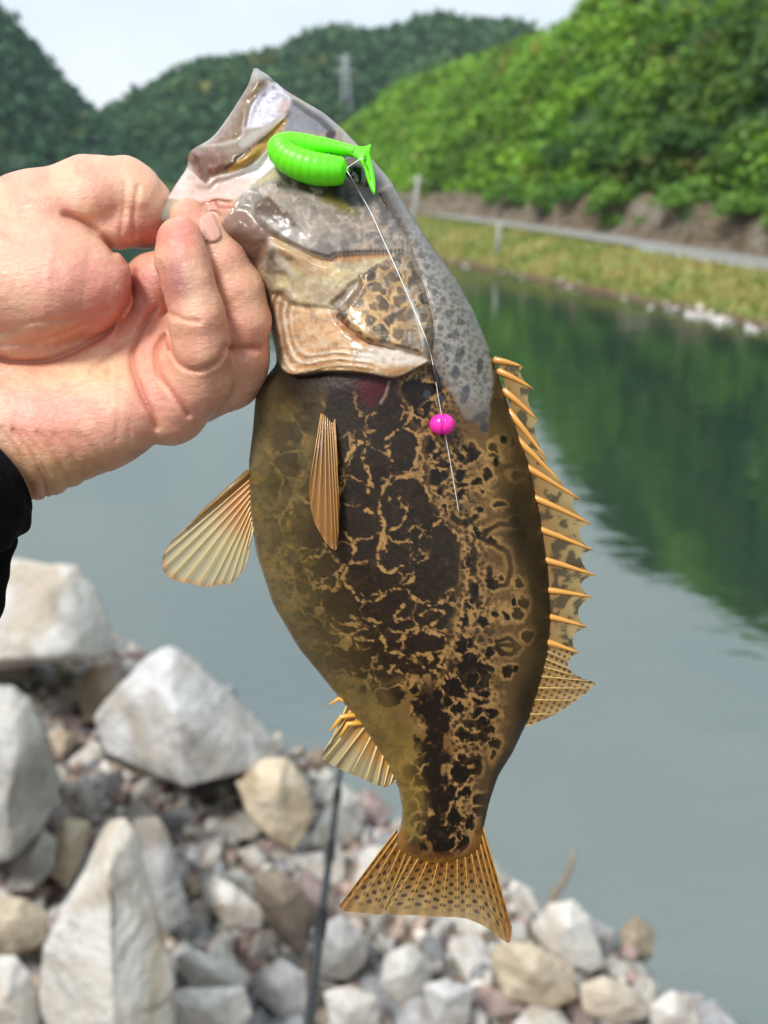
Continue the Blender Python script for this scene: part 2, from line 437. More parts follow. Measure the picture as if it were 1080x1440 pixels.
def hill_z(u, v):
    z0 = z_road(u) + 1.7
    w = np.clip((v - 11.5) / (VR - 11.5), 0, 2.2)
    p = np.where(w < 1, smooth(-0.35, 1.05, w), 1 - 0.5 * smooth(1, 2.2, w)); base = smooth(-0.35, 1.05, np.zeros(1))[0]
    p = (p - base) / (1 - base)
    n = (fbm(u * 0.09 + 2, v * 0.09, 31, 3) - 0.5) * 3.5 * smooth(0.05, 0.4, w)
    return z0 + (z_ridge(u) - z0) * p + n - 0.5
strip('hillside', US, np.linspace(11.3, 62, 70), hill_z, MAT_HILL)

NT = 4600
u = -32 + rng.random(NT) ** 1.45 * 225; v = 11.6 + rng.random(NT) * 23
x, y = rb(u, v); R = 0.85 + 1.0 * rng.random(NT) + 0.007 * np.clip(u, 0, 200)
hz_ = hill_z(u, v); tone = smooth(0.35, 0.65, fbm(x / 9, y / 9, 44, 3))[:, None]
lc = leaf_cols(NT, (0.085, 0.205, 0.018), (0.230, 0.400, 0.030), 0.05) * (0.62 + 0.80 * tone)
V, F, c = leaf_quads(np.stack([x, y, hz_ + R * 0.45], -1), R, 84, R * 0.15, lc)
f = mesh_np('forest', V, F, MAT_LEAF, col=c, smooth_sh=False)
tag(f, 'bright green wood covering the hillside above the road', 'forest', kind='stuff')

# trees that stand out along the foot of the hillside
def tree(u, v, R, col, n=260):
    x, y = rb(u, v); x, y = float(x), float(y); z = float(hill_z(np.array(u), np.array(v))) if v >= 11.5 else float(z_road(np.array(float(u)))) + 0.15 * R * (1 + math.sin(u * 1.3)) - 0.3
    t = empty('tree', (x, y, z - 0.2))
    hgt = R * 1.25
    bm_p, bm_r = [(0, 0, 0), (0.1, 0.05, hgt * 0.5), (0.05, 0.1, hgt)], [R * 0.10, R * 0.075, R * 0.03]
    TV, TF = tube(bm_p, bm_r, 7)
    for k in range(4):
        a = k * 1.6 + u
        V2, F2 = tube([(0.08, 0.05, hgt * 0.45), (math.cos(a) * R * 0.35, math.sin(a) * R * 0.35, hgt * 0.85), (math.cos(a) * R * 0.6, math.sin(a) * R * 0.6, hgt * 1.05)], [R * 0.05, R * 0.03, R * 0.012], 5)
        TF = np.concatenate([TF, F2 + len(TV)]); TV = np.concatenate([TV, V2])
    mesh_np('trunk', TV, TF, MAT_BARK, t)
    nc = 9
    dd = rng.normal(size=(nc, 3)); dd /= np.linalg.norm(dd, axis=1, keepdims=True); dd[:, 2] = np.abs(dd[:, 2]) * 0.9 - 0.25
    C = np.array([0, 0, hgt]) + dd * R * 0.58
    cc = np.array(col) * (0.75 + 0.5 * rng.random((nc, 1)))
    V, F, c = leaf_quads(C, np.full(nc, R * 0.55), n // 3, R * 0.10, cc)
    mesh_np('crown', V, F, MAT_LEAF, t, col=c, smooth_sh=False)
    return t
for k, (uu, vv, R, col, lab) in enumerate([
    (15.5, 13.0, 2.5, (0.022, 0.075, 0.016), 'broad dark green tree standing over the middle of the rock face'),
    (-4.0, 12.6, 1.9, (0.030, 0.090, 0.018), 'dark leafy tree overhanging the grey end of the rock face'),
    (33.0, 12.8, 2.0, (0.075, 0.160, 0.022), 'yellow green tree above the road beside the utility pole'),
    (9.0, 12.4, 1.3, (0.035, 0.120, 0.030), 'low bright green bush growing down the rock face'),
    (2.5, 12.5, 1.7, (0.080, 0.165, 0.025), 'light green rounded tree above the road, right of the bush')]):
    tag(tree(uu, vv, R, tuple(np.array(col) * 1.7)), lab, 'tree')
for k in range(22):
    uu = -14 + k * 2.6 + random.uniform(-0.8, 0.8)
    tag(tree(uu, 11.7 + random.random() * 2.0, 1.2 + random.random() * 0.9, leaf_cols(1, (0.05, 0.14, 0.025), (0.15, 0.28, 0.035), 0)[0], 200),
        'leafy green tree in the front row at the edge of the hillside wood', 'tree', 'front row trees of the hillside wood')

for k, (uu, vv, R) in enumerate([(12.0, 10.4, 1.0), (10.2, 10.8, 1.2), (8.0, 10.3, 0.8), (6.6, 10.9, 1.1), (21.5, 10.9, 0.9), (27.5, 10.6, 0.9), (30, 10.9, 1.2), (-1.5, 11.2, 1.0), (36, 10.4, 1.0), (41, 10.8, 1.2), (47, 10.6, 1.1)] + [(-8 + 2.9 * q + 1.1 * math.sin(q * 2.3), 10.5 + 0.5 * math.sin(q * 3.1), 0.8 + 1.1 * abs(math.sin(q * 1.7))) for q in range(20)]):
    tag(tree(uu, vv, R, leaf_cols(1, (0.08, 0.22, 0.03), (0.20, 0.36, 0.05), 0)[0], 240), 'small green bush spilling down the rock face towards the road', 'bush', 'bushes on the rock face').name = 'bush'
# grass on the bank: blades nobody could count
NB = 9000
u = rng.uniform(-25, 90, NB); v = 0.4 + rng.random(NB) * 5.2
x, y = rb(u, v); z = bank_z(u, v); hgt = 0.15 + 0.35 * rng.random(NB); w = 0.06 + 0.08 * rng.random(NB)
a = rng.random(NB) * 6.28; lx, ly = rng.normal(size=NB) * 0.12, rng.normal(size=NB) * 0.12
V = np.stack([np.stack([x - np.cos(a) * w, y - np.sin(a) * w, z - 0.03], -1), np.stack([x + np.cos(a) * w, y + np.sin(a) * w, z - 0.03], -1), np.stack([x + lx, y + ly, z + hgt], -1)], 1).reshape(-1, 3)
gk = smooth(0.4, 0.62, fbm(x / 2.5, y / 2.5, 19, 3))[:, None]
gc = np.array((0.13, 0.22, 0.035)) + gk * np.array((0.16, 0.06, 0.05)) + rng.random((NB, 1)) * np.array((0.24, 0.14, 0.06))
tag(mesh_np('grass', V, np.arange(3 * NB).reshape(-1, 3), MAT_LEAF, col=np.repeat(gc, 3, 0), smooth_sh=False), 'yellowing grass on the far bank below the road', 'grass', kind='stuff')

# poles beside the road and a lattice tower on the ridge
m = M('weathered_concrete'); m.base(m.mix(m.noise(m.coord(), 6, 4), (0.36, 0.35, 0.34), (0.50, 0.49, 0.47))); m.set(Roughness=0.85); MAT_POLE = m.m
def pole(px, py_base, d, hgt, rad, label, lean=0.0, arm=True):
    p = at(px, py_base, d)
    t = empty('utility_pole', p - Vector((0, 0, 0.6)))
    mesh_np('shaft', *tube([(0, 0, 0), (lean * 0.5, 0, hgt * 0.5), (lean, 0, hgt)], [rad * 1.2, rad, rad * 0.8], 10), MAT_POLE, t)
    if arm:
        mesh_np('crossarm', *tube([(lean - 0.55, 0, hgt - 0.35), (lean + 0.55, 0, hgt - 0.3)], [0.05, 0.05], 6), MAT_POLE, t)
        for s in (-0.45, 0.0, 0.45):
            mesh_np('insulator', *tube([(lean + s, 0, hgt - 0.33), (lean + s, 0, hgt - 0.2), (lean + s, 0, hgt - 0.1)], [0.03, 0.06, 0.03], 8), MAT_POLE, t)
    return tag(t, label, 'pole')
pole(581, 318, 62, 4.3, 0.20, 'pale leaning concrete utility pole beside the road', 0.35)
pole(700, 342, 50, 1.9, 0.16, 'short grey concrete post on the bank below the rock face', 0.05, False)
m = M('galvanised_steel'); m.base((0.30, 0.33, 0.34)); m.set(Metallic=0.1, Roughness=0.6); MAT_STEEL = m.m
p = at(487, 166, 306); t = empty('lattice_tower', p - Vector((0, 0, 4)))
for sx, sy in ((-1, -1), (-1, 1), (1, 1), (1, -1)):
    mesh_np('leg', *tube([(sx * 2.4, sy * 2.4, 0), (sx * 1.3, sy * 1.3, 14), (sx * 0.5, sy * 0.5, 26)], [0.6, 0.5, 0.4], 6), MAT_STEEL, t)
for z in (7, 14, 19, 24):
    w = 2.4 - z * 0.072
    mesh_np('brace', *tube([(-w, -w, z), (w, -w, z), (w, w, z), (-w, w, z), (-w, -w, z)], [0.34] * 5, 5), MAT_STEEL, t)
    mesh_np('diagonal', *tube([(-w - 0.4, -w - 0.4, z - 5), (w, -w, z)], [0.3] * 2, 5), MAT_STEEL, t)
for z, w in ((20, 4.5), (24, 3.8)):
    mesh_np('crossarm', *tube([(-w, 0, z), (0, 0, z + 0.5), (w, 0, z)], [0.3, 0.5, 0.3], 6), MAT_STEEL, t)
tag(t, 'pale steel lattice power tower on the wooded ridge', 'tower')
# ------------------------------------------------------------------ boulders and stones
def rock_mesh(bm, bev, cuts, amp, seed, freq):
    bmesh.ops.convex_hull(bm, input=bm.verts)
    loose = [v for v in bm.verts if not v.link_faces]
    bmesh.ops.delete(bm, geom=loose, context='VERTS')
    bmesh.ops.dissolve_limit(bm, angle_limit=math.radians(9), verts=bm.verts, edges=bm.edges)
    bmesh.ops.bevel(bm, geom=list(bm.edges), offset=bev, segments=2, profile=0.6, affect='EDGES', clamp_overlap=True)
    bmesh.ops.triangulate(bm, faces=bm.faces)
    for _ in range(cuts):
        es = [e for e in bm.edges if e.calc_length() > bev * 1.3]
        if es: bmesh.ops.subdivide_edges(bm, edges=es, cuts=1)
        bmesh.ops.triangulate(bm, faces=bm.faces)
    bm.normal_update()
    off = Vector((seed * 3.1, seed * 1.7, seed * 0.9))
    mv = {}
    for v in bm.verts:
        p = v.co * freq + off
        d = mnoise.fractal(p, 1.0, 2.0, 4) * amp + mnoise.noise(p * 0.45) * amp * 1.2
        mv[v] = v.normal * d
    for v, d in mv.items(): v.co += d

BIG = []
def boulder(name, pts, label, mat, lift=0.0, depth=0.8, seed=1, cat='rock', dref=None):
    """pts: (px, py, bulge) outline and ridge points; bulge is metres towards the viewer"""
    P = np.array(pts, float)
    ylow = P[:, 1].max(); xm = P[P[:, 1] > ylow - 30][:, 0].mean()
    d0 = dref if dref else ground_hit(xm, min(ylow, 1600))
    size = max(np.ptp(P[:, 0]), np.ptp(P[:, 1])) * d0 / FPX
    d0 = d0 - lift
    W = []
    cx, cy = P[:, 0].mean(), P[:, 1].mean()
    for px, py, b in pts:
        W.append(at(px, py, d0 - b * size))
        W.append(at(cx + (px - cx) * 0.82, cy + (py - cy) * 0.72 + 20, d0 + size * depth))
    c = sum(W, Vector()) / len(W)
    base = Vector((c.x, c.y, min(w.z for w in W)))
    bm = bmesh.new()
    for w in W: bm.verts.new(w - base)
    rock_mesh(bm, size * 0.016, 3, size * 0.020, seed, 3.6 / size)
    o = bm_obj(name, bm, mat, sm=True); o.location = base
    BIG.append((cx, cy, label))
    return tag(o, label, cat)

boulder('boulder', [(-70, 800, 0), (20, 786, 0.1), (110, 795, 0.1), (135, 825, 0.05), (165, 915, 0.0), (145, 925, 0.12), (100, 918, 0.3), (20, 925, 0.35), (-80, 940, 0.3), (60, 840, 0.28)],
        'large flat-topped pale boulder below the black sleeve, at the water edge', MAT_PALE, 0.7, seed=3, dref=6.0)
boulder('boulder', [(-60, 970, 0.1), (18, 964, 0.1), (44, 985, 0.1), (70, 1040, 0.1), (90, 1092, 0), (84, 1118, 0.05), (60, 1160, 0.1), (15, 1205, 0.2), (-70, 1225, 0.2), (20, 1060, 0.3), (10, 1130, 0.3)],
        'pale rounded boulder with brown patches below the flat-topped boulder', MAT_PALE, 0.35, seed=5)
boulder('boulder', [(134, 1010, 0.0), (165, 965, 0.02), (205, 925, 0.1), (238, 906, 0.16), (268, 922, 0.1), (330, 978, 0.06), (398, 1050, -0.02), (385, 1076, 0.04), (310, 1088, 0.16), (262, 1106, 0.30), (225, 1090, 0.26), (150, 1062, 0.06), (222, 960, 0.26), (250, 1020, 0.36)],
        'big pointed grey boulder with a ridge, brown on its shaded side', MAT_GREY, 0.55, seed=8)
boulder('boulder', [(330, 1100, 0.1), (372, 1065, 0.1), (405, 1062, 0.05), (430, 1098, 0), (440, 1150, 0), (415, 1196, 0.1), (385, 1180, 0.2), (345, 1140, 0.2), (390, 1110, 0.3)],
        'grey brown rock leaning against the big pointed boulder', MAT_TAN, 0.25, seed=9)
boulder('boulder', [(152, 1150, 0), (175, 1143, 0.03), (192, 1165, 0.05), (198, 1230, 0.07), (215, 1290, 0.08), (246, 1350, 0.05), (245, 1440, 0.05), (230, 1480, 0.1), (70, 1480, 0.1), (58, 1400, 0.06), (66, 1330, 0.08), (108, 1255, 0.08), (150, 1230, 0.22), (150, 1340, 0.25), (160, 1440, 0.25)],
        'long pale limestone slab lying lengthwise in the stones', MAT_PALE, 0.30, 0.35, seed=12)
boulder('rock', [(188, 1152, 0), (222, 1150, 0.1), (240, 1180, 0.1), (268, 1290, 0.05), (235, 1315, 0.1), (214, 1270, 0.05), (198, 1200, 0.05), (228, 1230, 0.2)],
        'narrow grey rock wedged along the side of the long slab', MAT_GREY, 0.18, 0.5, seed=14)
boulder('rock', [(283, 1245, 0.05), (300, 1230, 0.05), (330, 1245, 0.1), (377, 1285, 0), (368, 1306, 0.05), (320, 1304, 0.1), (290, 1275, 0.1), (325, 1270, 0.3)],
        'smooth pale oval stone between the long slab and the rod', MAT_PALE, 0.15, seed=15)
boulder('rock', [(244, 1345, 0.05), (275, 1335, 0.1), (320, 1350, 0.1), (352, 1372, 0), (340, 1392, 0.1), (270, 1390, 0.1), (290, 1362, 0.3)],
        'pale wedge shaped stone beside the wide end of the long slab', MAT_PALE, 0.15, seed=17)
boulder('rock', [(352, 1235, 0.05), (390, 1222, 0.1), (430, 1250, 0.05), (442, 1290, 0), (425, 1345, 0.1), (398, 1320, 0.15), (365, 1275, 0.1), (400, 1270, 0.3)],
        'brown angular rock touching the fishing rod', MAT_BROWN, 0.15, seed=18)
boulder('rock', [(-40, 1340, 0.05), (20, 1342, 0.1), (45, 1370, 0.1), (58, 1410, 0), (50, 1470, 0.1), (-40, 1480, 0.2), (10, 1400, 0.3)],
        'rounded cream rock with a dark hollow, beside the foot of the long slab', MAT_PALE, 0.3, seed=19)
boulder('rock', [(-40, 1262, 0.05), (30, 1262, 0.1), (66, 1282, 0), (64, 1325, 0.05), (20, 1345, 0.15), (-40, 1345, 0.2), (15, 1300, 0.3)],
        'brownish rock partly in shadow above the cream rock', MAT_TAN, 0.25, seed=21)
boulder('rock', [(8, 1252, 0.05), (22, 1205, 0.1), (62, 1160, 0.05), (78, 1180, 0), (76, 1215, 0), (45, 1250, 0.1), (45, 1205, 0.3)],
        'small tilted pale rock under the rounded boulder with brown patches', MAT_PALE, 0.2, seed=22)
boulder('rock', [(70, 1180, 0.05), (90, 1150, 0.1), (125, 1155, 0.05), (118, 1200, 0), (95, 1250, 0.1), (70, 1230, 0.1), (95, 1190, 0.3)],
        'dull tan stone wedged beside the narrow end of the long slab', MAT_TAN, 0.15, seed=23)
boulder('rock', [(222, 1405, 0.05), (262, 1388, 0.1), (345, 1388, 0.05), (355, 1425, 0), (330, 1460, 0.1), (230, 1460, 0.1), (290, 1420, 0.3)],
        'pale blocky stone in front of the wedge shaped stone', MAT_PALE, 0.15, seed=24)
boulder('rock', [(355, 1370, 0.05), (395, 1345, 0.1), (430, 1370, 0.05), (432, 1420, 0), (395, 1430, 0.1), (360, 1400, 0.1), (395, 1385, 0.3)],
        'pale angular stone just beside the lower rod', MAT_GREY, 0.15, seed=25)
boulder('rock', [(104, 975, 0.05), (125, 938, 0.1), (150, 935, 0.1), (175, 965, 0), (160, 1010, 0.05), (120, 1015, 0.1), (140, 970, 0.3)],
        'tan rock between the flat-topped boulder and the big pointed boulder', MAT_TAN, 0.25, seed=26)
boulder('rock', [(745, 1300, 0.05), (772, 1272, 0.1), (805, 1264, 0.1), (832, 1290, 0.05), (850, 1355, 0), (830, 1368, 0.05), (775, 1345, 0.1), (800, 1305, 0.3)],
        'rounded white boulder at the water edge below the bare twig', MAT_PALE, 0.15, seed=27)
boulder('rock', [(688, 1345, 0.05), (705, 1322, 0.1), (760, 1330, 0.1), (808, 1358, 0.0), (812, 1402, 0.0), (770, 1420, 0.1), (712, 1405, 0.1), (750, 1365, 0.3)],
        'cream yellow block below the fish tail, beside the rounded white boulder', MAT_TAN, 0.15, seed=28)
boulder('rock', [(912, 1415, 0.05), (945, 1392, 0.1), (972, 1405, 0), (985, 1440, 0), (950, 1470, 0.1), (915, 1450, 0.1), (950, 1425, 0.3)],
        'bright white stone at the tip of the stony shore', MAT_PALE, 0.12, seed=29)
boulder('rock', [(446, 1305, 0.05), (480, 1285, 0.1), (512, 1315, 0.05), (515, 1350, 0), (490, 1378, 0.1), (450, 1375, 0.1), (480, 1335, 0.3)],
        'grey faceted rock on the water side of the rod', MAT_GREY, 0.15, seed=30)
boulder('rock', [(452, 1120, 0.05), (478, 1108, 0.1), (510, 1120, 0.0), (512, 1155, 0), (480, 1165, 0.1), (455, 1150, 0.1), (482, 1135, 0.3)],
        'pale rock at the water edge behind the upper rod', MAT_PALE, 0.12, seed=31)
boulder('rock', [(540, 1345, 0.05), (575, 1325, 0.1), (600, 1345, 0.0), (600, 1395, 0), (560, 1410, 0.1), (535, 1385, 0.1), (570, 1365, 0.3)],
        'off-white lumpy rock under the middle of the tail fin', MAT_PALE, 0.12, seed=32)
boulder('rock', [(595, 1385, 0.05), (630, 1375, 0.1), (665, 1390, 0.0), (660, 1440, 0), (610, 1450, 0.1), (630, 1405, 0.3)],
        'bluish grey stone in front of the off-white lumpy rock', MAT_GREY, 0.12, seed=33)
boulder('rock', [(815, 1385, 0.05), (850, 1370, 0.1), (900, 1395, 0.0), (915, 1430, 0), (860, 1440, 0.1), (820, 1420, 0.1), (860, 1400, 0.3)],
        'flat pale rock between the cream block and the bright white stone', MAT_PALE, 0.12, seed=34)
boulder('rock', [(455, 1395, 0.05), (490, 1385, 0.1), (530, 1400, 0.0), (535, 1450, 0), (470, 1460, 0.1), (495, 1420, 0.3)],
        'white chipped stone below the grey faceted rock by the rod', MAT_PALE, 0.12, seed=35)
boulder('rock', [(870, 1310, 0.05), (895, 1285, 0.1), (922, 1310, 0.0), (918, 1345, 0), (880, 1350, 0.1), (895, 1320, 0.3)],
        'yellowish stone under the shallow water off the shore', MAT_TAN, 0.0, seed=36)
boulder('rock', [(430, 1060, 0.05), (450, 1050, 0.1), (468, 1066, 0.0), (465, 1090, 0), (435, 1092, 0.1), (450, 1072, 0.3)],
        'green algae covered stone in the shallows behind the anal fin', MAT_BROWN, 0.0, seed=37)

# loose stones: individuals sharing a dozen shapes
protos = []
for k in range(14):
    bm = bmesh.new()
    for _ in range(11):
        d = Vector((random.gauss(0, 1), random.gauss(0, 1), random.gauss(0, 1))).normalized()
        bm.verts.new(Vector((d.x * 0.5, d.y * random.uniform(0.32, 0.45), d.z * random.uniform(0.22, 0.36))))
    rock_mesh(bm, 0.028, 1, 0.018, 40 + k, 3.0)
    me = bpy.data.meshes.new('stone')
    bm.to_mesh(me); bm.free()
    me.polygons.foreach_set('use_smooth', [True] * len(me.polygons))
    protos.append(me)
SMAT = ['pale', 'pale', 'pale', 'grey', 'tan', 'pink', 'pale', 'grey', 'pale', 'tan', 'pale', 'pink', 'grey', 'pale']
for me, k in zip(protos, SMAT): me.materials.append(MAT_SMALL[k])
SLAB = {'pale': 'pale angular', 'grey': 'bluish grey', 'tan': 'tan', 'pink': 'pinkish brown'}
NEAR = ['large flat-topped boulder', 'rounded boulder with brown patches', 'big pointed boulder', 'grey brown leaning rock', 'long pale slab', 'narrow wedged grey rock', 'smooth oval stone',
        'pale wedge shaped stone', 'brown angular rock by the rod', 'cream rock with a dark hollow', 'brownish rock in shadow', 'small tilted pale rock', 'narrow end of the long slab', 'pale blocky stone', 'angular stone beside the lower rod',
        'tan rock between the boulders', 'rounded white boulder below the twig', 'cream yellow block below the tail', 'bright white stone at the tip of the shore', 'grey faceted rock by the rod', 'pale rock behind the upper rod',
        'off-white lumpy rock', 'bluish grey stone under the tail', 'flat pale rock by the cream block', 'white chipped stone by the rod', 'yellowish stone in the shallows', 'algae covered stone']
cnt = 0; tries = 0; placed = []
while cnt < 295 and tries < 14000:
    tries += 1
    px, py = (random.uniform(430, 1000), random.uniform(1150, 1480)) if tries < 2500 else (random.uniform(-30, 1000), random.uniform(930, 1470))
    d = ground_hit(px, py); p = at(px, py, d)
    sd = shore_d(p.x, p.y)
    if sd < -0.05: continue
    r = random.choice((62, 74, 88, 104)) if px > 430 and tries < 500 else random.choice((46, 56, 66, 78)) if px > 430 and tries < 1600 else random.choice((42, 50, 58, 66, 80)) if px > 180 else random.choice((34, 44, 56, 66))
    if any((px - a) ** 2 + (py - b) ** 2 < (0.55 * (r + c)) ** 2 * 0.26 for a, b, c in placed): continue
    placed.append((px, py, r))
    k = random.randrange(14)
    o = bpy.data.objects.new('stone', protos[k]); COL.link(o)
    s = r * d / FPX * random.uniform(1.0, 1.3)
    o.location = (p.x, p.y, p.z + s * 0.14); o.scale = (s, s, s * random.uniform(0.8, 1.25))
    o.rotation_euler = (random.uniform(-0.5, 0.5), random.uniform(-0.5, 0.5), random.uniform(0, 6.28))
    near = NEAR[min(range(len(BIG)), key=lambda q: (BIG[q][0] - px) ** 2 + (BIG[q][1] - py) ** 2)]
    tag(o, '%s loose stone lying near the %s' % (SLAB[SMAT[k]], near), 'stone', '%s loose stones near the %s' % (SLAB[SMAT[k]], near)); cnt += 1

# pebbles between them
m = M('pebbles'); m.base(m.attr('col')); m.set(Roughness=0.9); MAT_PEB = m.m
bm = bmesh.new(); bmesh.ops.create_icosphere(bm, subdivisions=1, radius=0.5)
IV = np.array([tuple(v.co) for v in bm.verts]); IF = np.array([[v.index for v in f.verts] for f in bm.faces]); bm.free()
NP = 9000
px_, py_ = [], []
x = rng.uniform(-6.5, 3.2, NP * 3); y = rng.uniform(1.2, 9.0, NP * 3)
sd = shore_d(x, y); ok = (sd > -0.12) & (sd < 3.4); x, y = x[ok][:NP], y[ok][:NP]; n = len(x)
s = 0.03 + 0.11 * rng.random(n) ** 2
sc3 = s[:, None] * (0.6 + 0.7 * rng.random((n, 3))); a = rng.random(n) * 6.28
P = IV[None] * sc3[:, None, :] * (1 + 0.25 * rng.normal(size=(n, len(IV), 1)))
Q = np.stack([P[..., 0] * np.cos(a)[:, None] - P[..., 1] * np.sin(a)[:, None], P[..., 0] * np.sin(a)[:, None] + P[..., 1] * np.cos(a)[:, None], P[..., 2]], -1)
Q += np.stack([x, y, ground_z(x, y) + s * 0.2], -1)[:, None, :]
pal = np.array([(0.62, 0.59, 0.54), (0.48, 0.40, 0.33), (0.38, 0.28, 0.23), (0.52, 0.50, 0.47), (0.30, 0.30, 0.32), (0.36, 0.26, 0.24)])
pc = pal[rng.integers(0, 6, n)] * (0.7 + 0.5 * rng.random((n, 1)))
tag(mesh_np('pebbles', Q.reshape(-1, 3), (IF[None] + (np.arange(n) * len(IV))[:, None, None]).reshape(-1, 3), MAT_PEB, col=np.repeat(pc, len(IV), 0), smooth_sh=False),
    'mixed gravel filling the gaps between the shore rocks', 'gravel', kind='stuff')

# pale stones along the far waterline
for k in range(90):
    uu = random.uniform(-9, 5.5) if k < 78 else random.uniform(6, 30); vv = random.uniform(-0.6, 0.45)
    x, y = rb(uu, vv); s = random.uniform(0.18, 0.5) * (1.35 if k % 5 == 0 else 1)
    o = bpy.data.objects.new('stone', protos[random.choice((0, 1, 2, 6, 8))]); COL.link(o)
    o.location = (float(x), float(y), max(0.03, float(bank_z(np.array(uu), np.array(vv))) + 0.04)); o.scale = (s, s, s); o.rotation_euler = (0, 0, random.uniform(0, 6.28))
    tag(o, 'pale stone along the far waterline under the grassy bank', 'stone', 'pale stones along the far waterline')

# bare twig standing out of the stones
m = M('dead_wood'); m.base(m.mix(m.noise(m.coord('Object', (30, 30, 6)), 3, 4), (0.20, 0.17, 0.12), (0.36, 0.31, 0.24))); m.set(Roughness=0.9); MAT_WOOD = m.m
d = ground_hit(770, 1270) - 0.1
tp = [at(x_, y_, d + e) for x_, y_, e in ((762, 1285, 0.12), (778, 1258, 0.08), (795, 1235, 0.04), (803, 1218, 0.0), (807, 1198, -0.04))]
b0 = tp[0].copy()
tw = mesh_np('twig', *tube([p - b0 for p in tp], [0.028, 0.024, 0.02, 0.018, 0.016], 8), MAT_WOOD); tw.location = b0
tag(tw, 'bare bent twig sticking up at the water edge', 'twig')
# ------------------------------------------------------------------ the fish
FM = Matrix.Translation(Vector((0, 0, CAM_H)) + CAMROT @ Vector((0, 0, -DIST))) @ CAMROT.to_4x4()
def Pp(px, py, z):                        # plan position (photo-sized units) and height above the fish's mid plane
    px = np.asarray(px, float); py = np.asarray(py, float); z = np.asarray(z, float)
    k = 1 - z / FPX
    return np.stack([(px - 540) * k, -(py - 720) * k, z + 0 * px], -1) * S

def sdpoly(X, Y, poly):
    poly = np.asarray(poly, float); d = np.full(X.shape, 1e9); inside = np.zeros(X.shape, bool)
    n = len(poly)
    for i in range(n):
        ax, ay = poly[i]; bx, by = poly[(i + 1) % n]
        ex, ey = bx - ax, by - ay
        t = np.clip(((X - ax) * ex + (Y - ay) * ey) / (ex * ex + ey * ey + 1e-9), 0, 1)
        d = np.minimum(d, (X - ax - t * ex) ** 2 + (Y - ay - t * ey) ** 2)
        c = ((ay > Y) != (by > Y)) & (X < ex * (Y - ay) / (ey + 1e-12 if abs(ey) < 1e-9 else ey) + ax)
        inside ^= c
    d = np.sqrt(d)
    return np.where(inside, -d, d)

def sdline(X, Y, pts):
    d = np.full(X.shape, 1e9)
    for (ax, ay), (bx, by) in zip(pts[:-1], pts[1:]):
        ex, ey = bx - ax, by - ay
        t = np.clip(((X - ax) * ex + (Y - ay) * ey) / (ex * ex + ey * ey + 1e-9), 0, 1)
        d = np.minimum(d, (X - ax - t * ex) ** 2 + (Y - ay - t * ey) ** 2)
    return np.sqrt(d)

def conv(x0, y0, s): return lambda *pts: [(x0 + a / s, y0 + b / s) for a, b in pts]
ZA = conv(360, 170, 1080 / 260); ZB = conv(220, 90, 1080 / 220); ZC = conv(350, 400, 1080 / 290)
Z3 = conv(340, 480, 3.0); Z4 = conv(560, 460, 745 / 300); Z5 = conv(420, 900, 1080 / 440); Z7 = conv(440, 1120, 3.6)

LE = np.array([(357, 96), (354, 104), (350, 118), (338, 138), (326, 157), (314, 174), (302, 190), (288, 201), (272, 208), (265, 216), (264, 228), (262, 238), (252, 252), (244, 264), (234, 282), (225, 296), (223, 306),
               (227, 314), (250, 328), (285, 342), (318, 362), (340, 385), (362, 415), (376, 445), (383, 475), (388, 496), (389, 512), (374, 530), (360, 548), (356, 600), (350, 650), (351, 720), (361, 780), (384, 850), (419, 910), (468, 970),
               (509, 1020), (543, 1070), (561, 1110), (566, 1140), (563, 1165), (557, 1182), (558, 1192), (566, 1201), (586, 1209), (612, 1213)], float)
RE = np.array([(358, 96), (372, 101), (381, 110), (404, 129), (430, 144), (453, 157), (478, 178), (501, 202), (527, 228), (550, 255), (583, 308), (615, 357), (640, 390), (665, 435), (688, 490), (705, 540), (725, 600), (743, 650), (759, 720),
               (771, 800), (775, 870), (770, 920), (757, 970), (744, 1010), (720, 1060), (701, 1090), (689, 1125), (681, 1160), (678, 1182), (676, 1192), (667, 1201), (648, 1209), (624, 1213)], float)
def pick_y(E): return E[:, 1]
ZT = np.array([(96, 8), (112, 20), (140, 32), (200, 56), (260, 80), (330, 97), (420, 108), (520, 112), (650, 112), (800, 100), (900, 86), (1000, 62), (1080, 44), (1150, 30), (1190, 20), (1206, 8), (1213, 1.5)], float)

NR, NC, NB_ = 840, 310, 70
ys = np.concatenate([np.linspace(96, 1213, NR)])
def sm1(a, k=7):
    ker = np.ones(k) / k; return np.convolve(np.pad(a, k // 2, mode='edge'), ker, mode='valid')
xl = sm1(np.interp(ys, LE[:, 1], LE[:, 0]), 9); xr = sm1(np.interp(ys, RE[:, 1], RE[:, 0]), 9)
zm = sm1(np.interp(ys, ZT[:, 0], ZT[:, 1]), 21)
uu = np.linspace(-1, 1, NC); tt = 0.6 * uu + 0.4 * np.sin(uu * math.pi / 2)
T, Yf = np.meshgrid(tt, ys); XL, XR, ZM = xl[:, None], xr[:, None], zm[:, None]
X = XL + (XR - XL) * (T + 1) / 2; Y = Yf + 0 * T

def zprofile(T):
    e = np.clip(1 - np.abs(T) ** 2.1, 0, 1)
    return np.where(T < 0, e ** 0.58, e ** 0.70)
zb = ZM * zprofile(T)

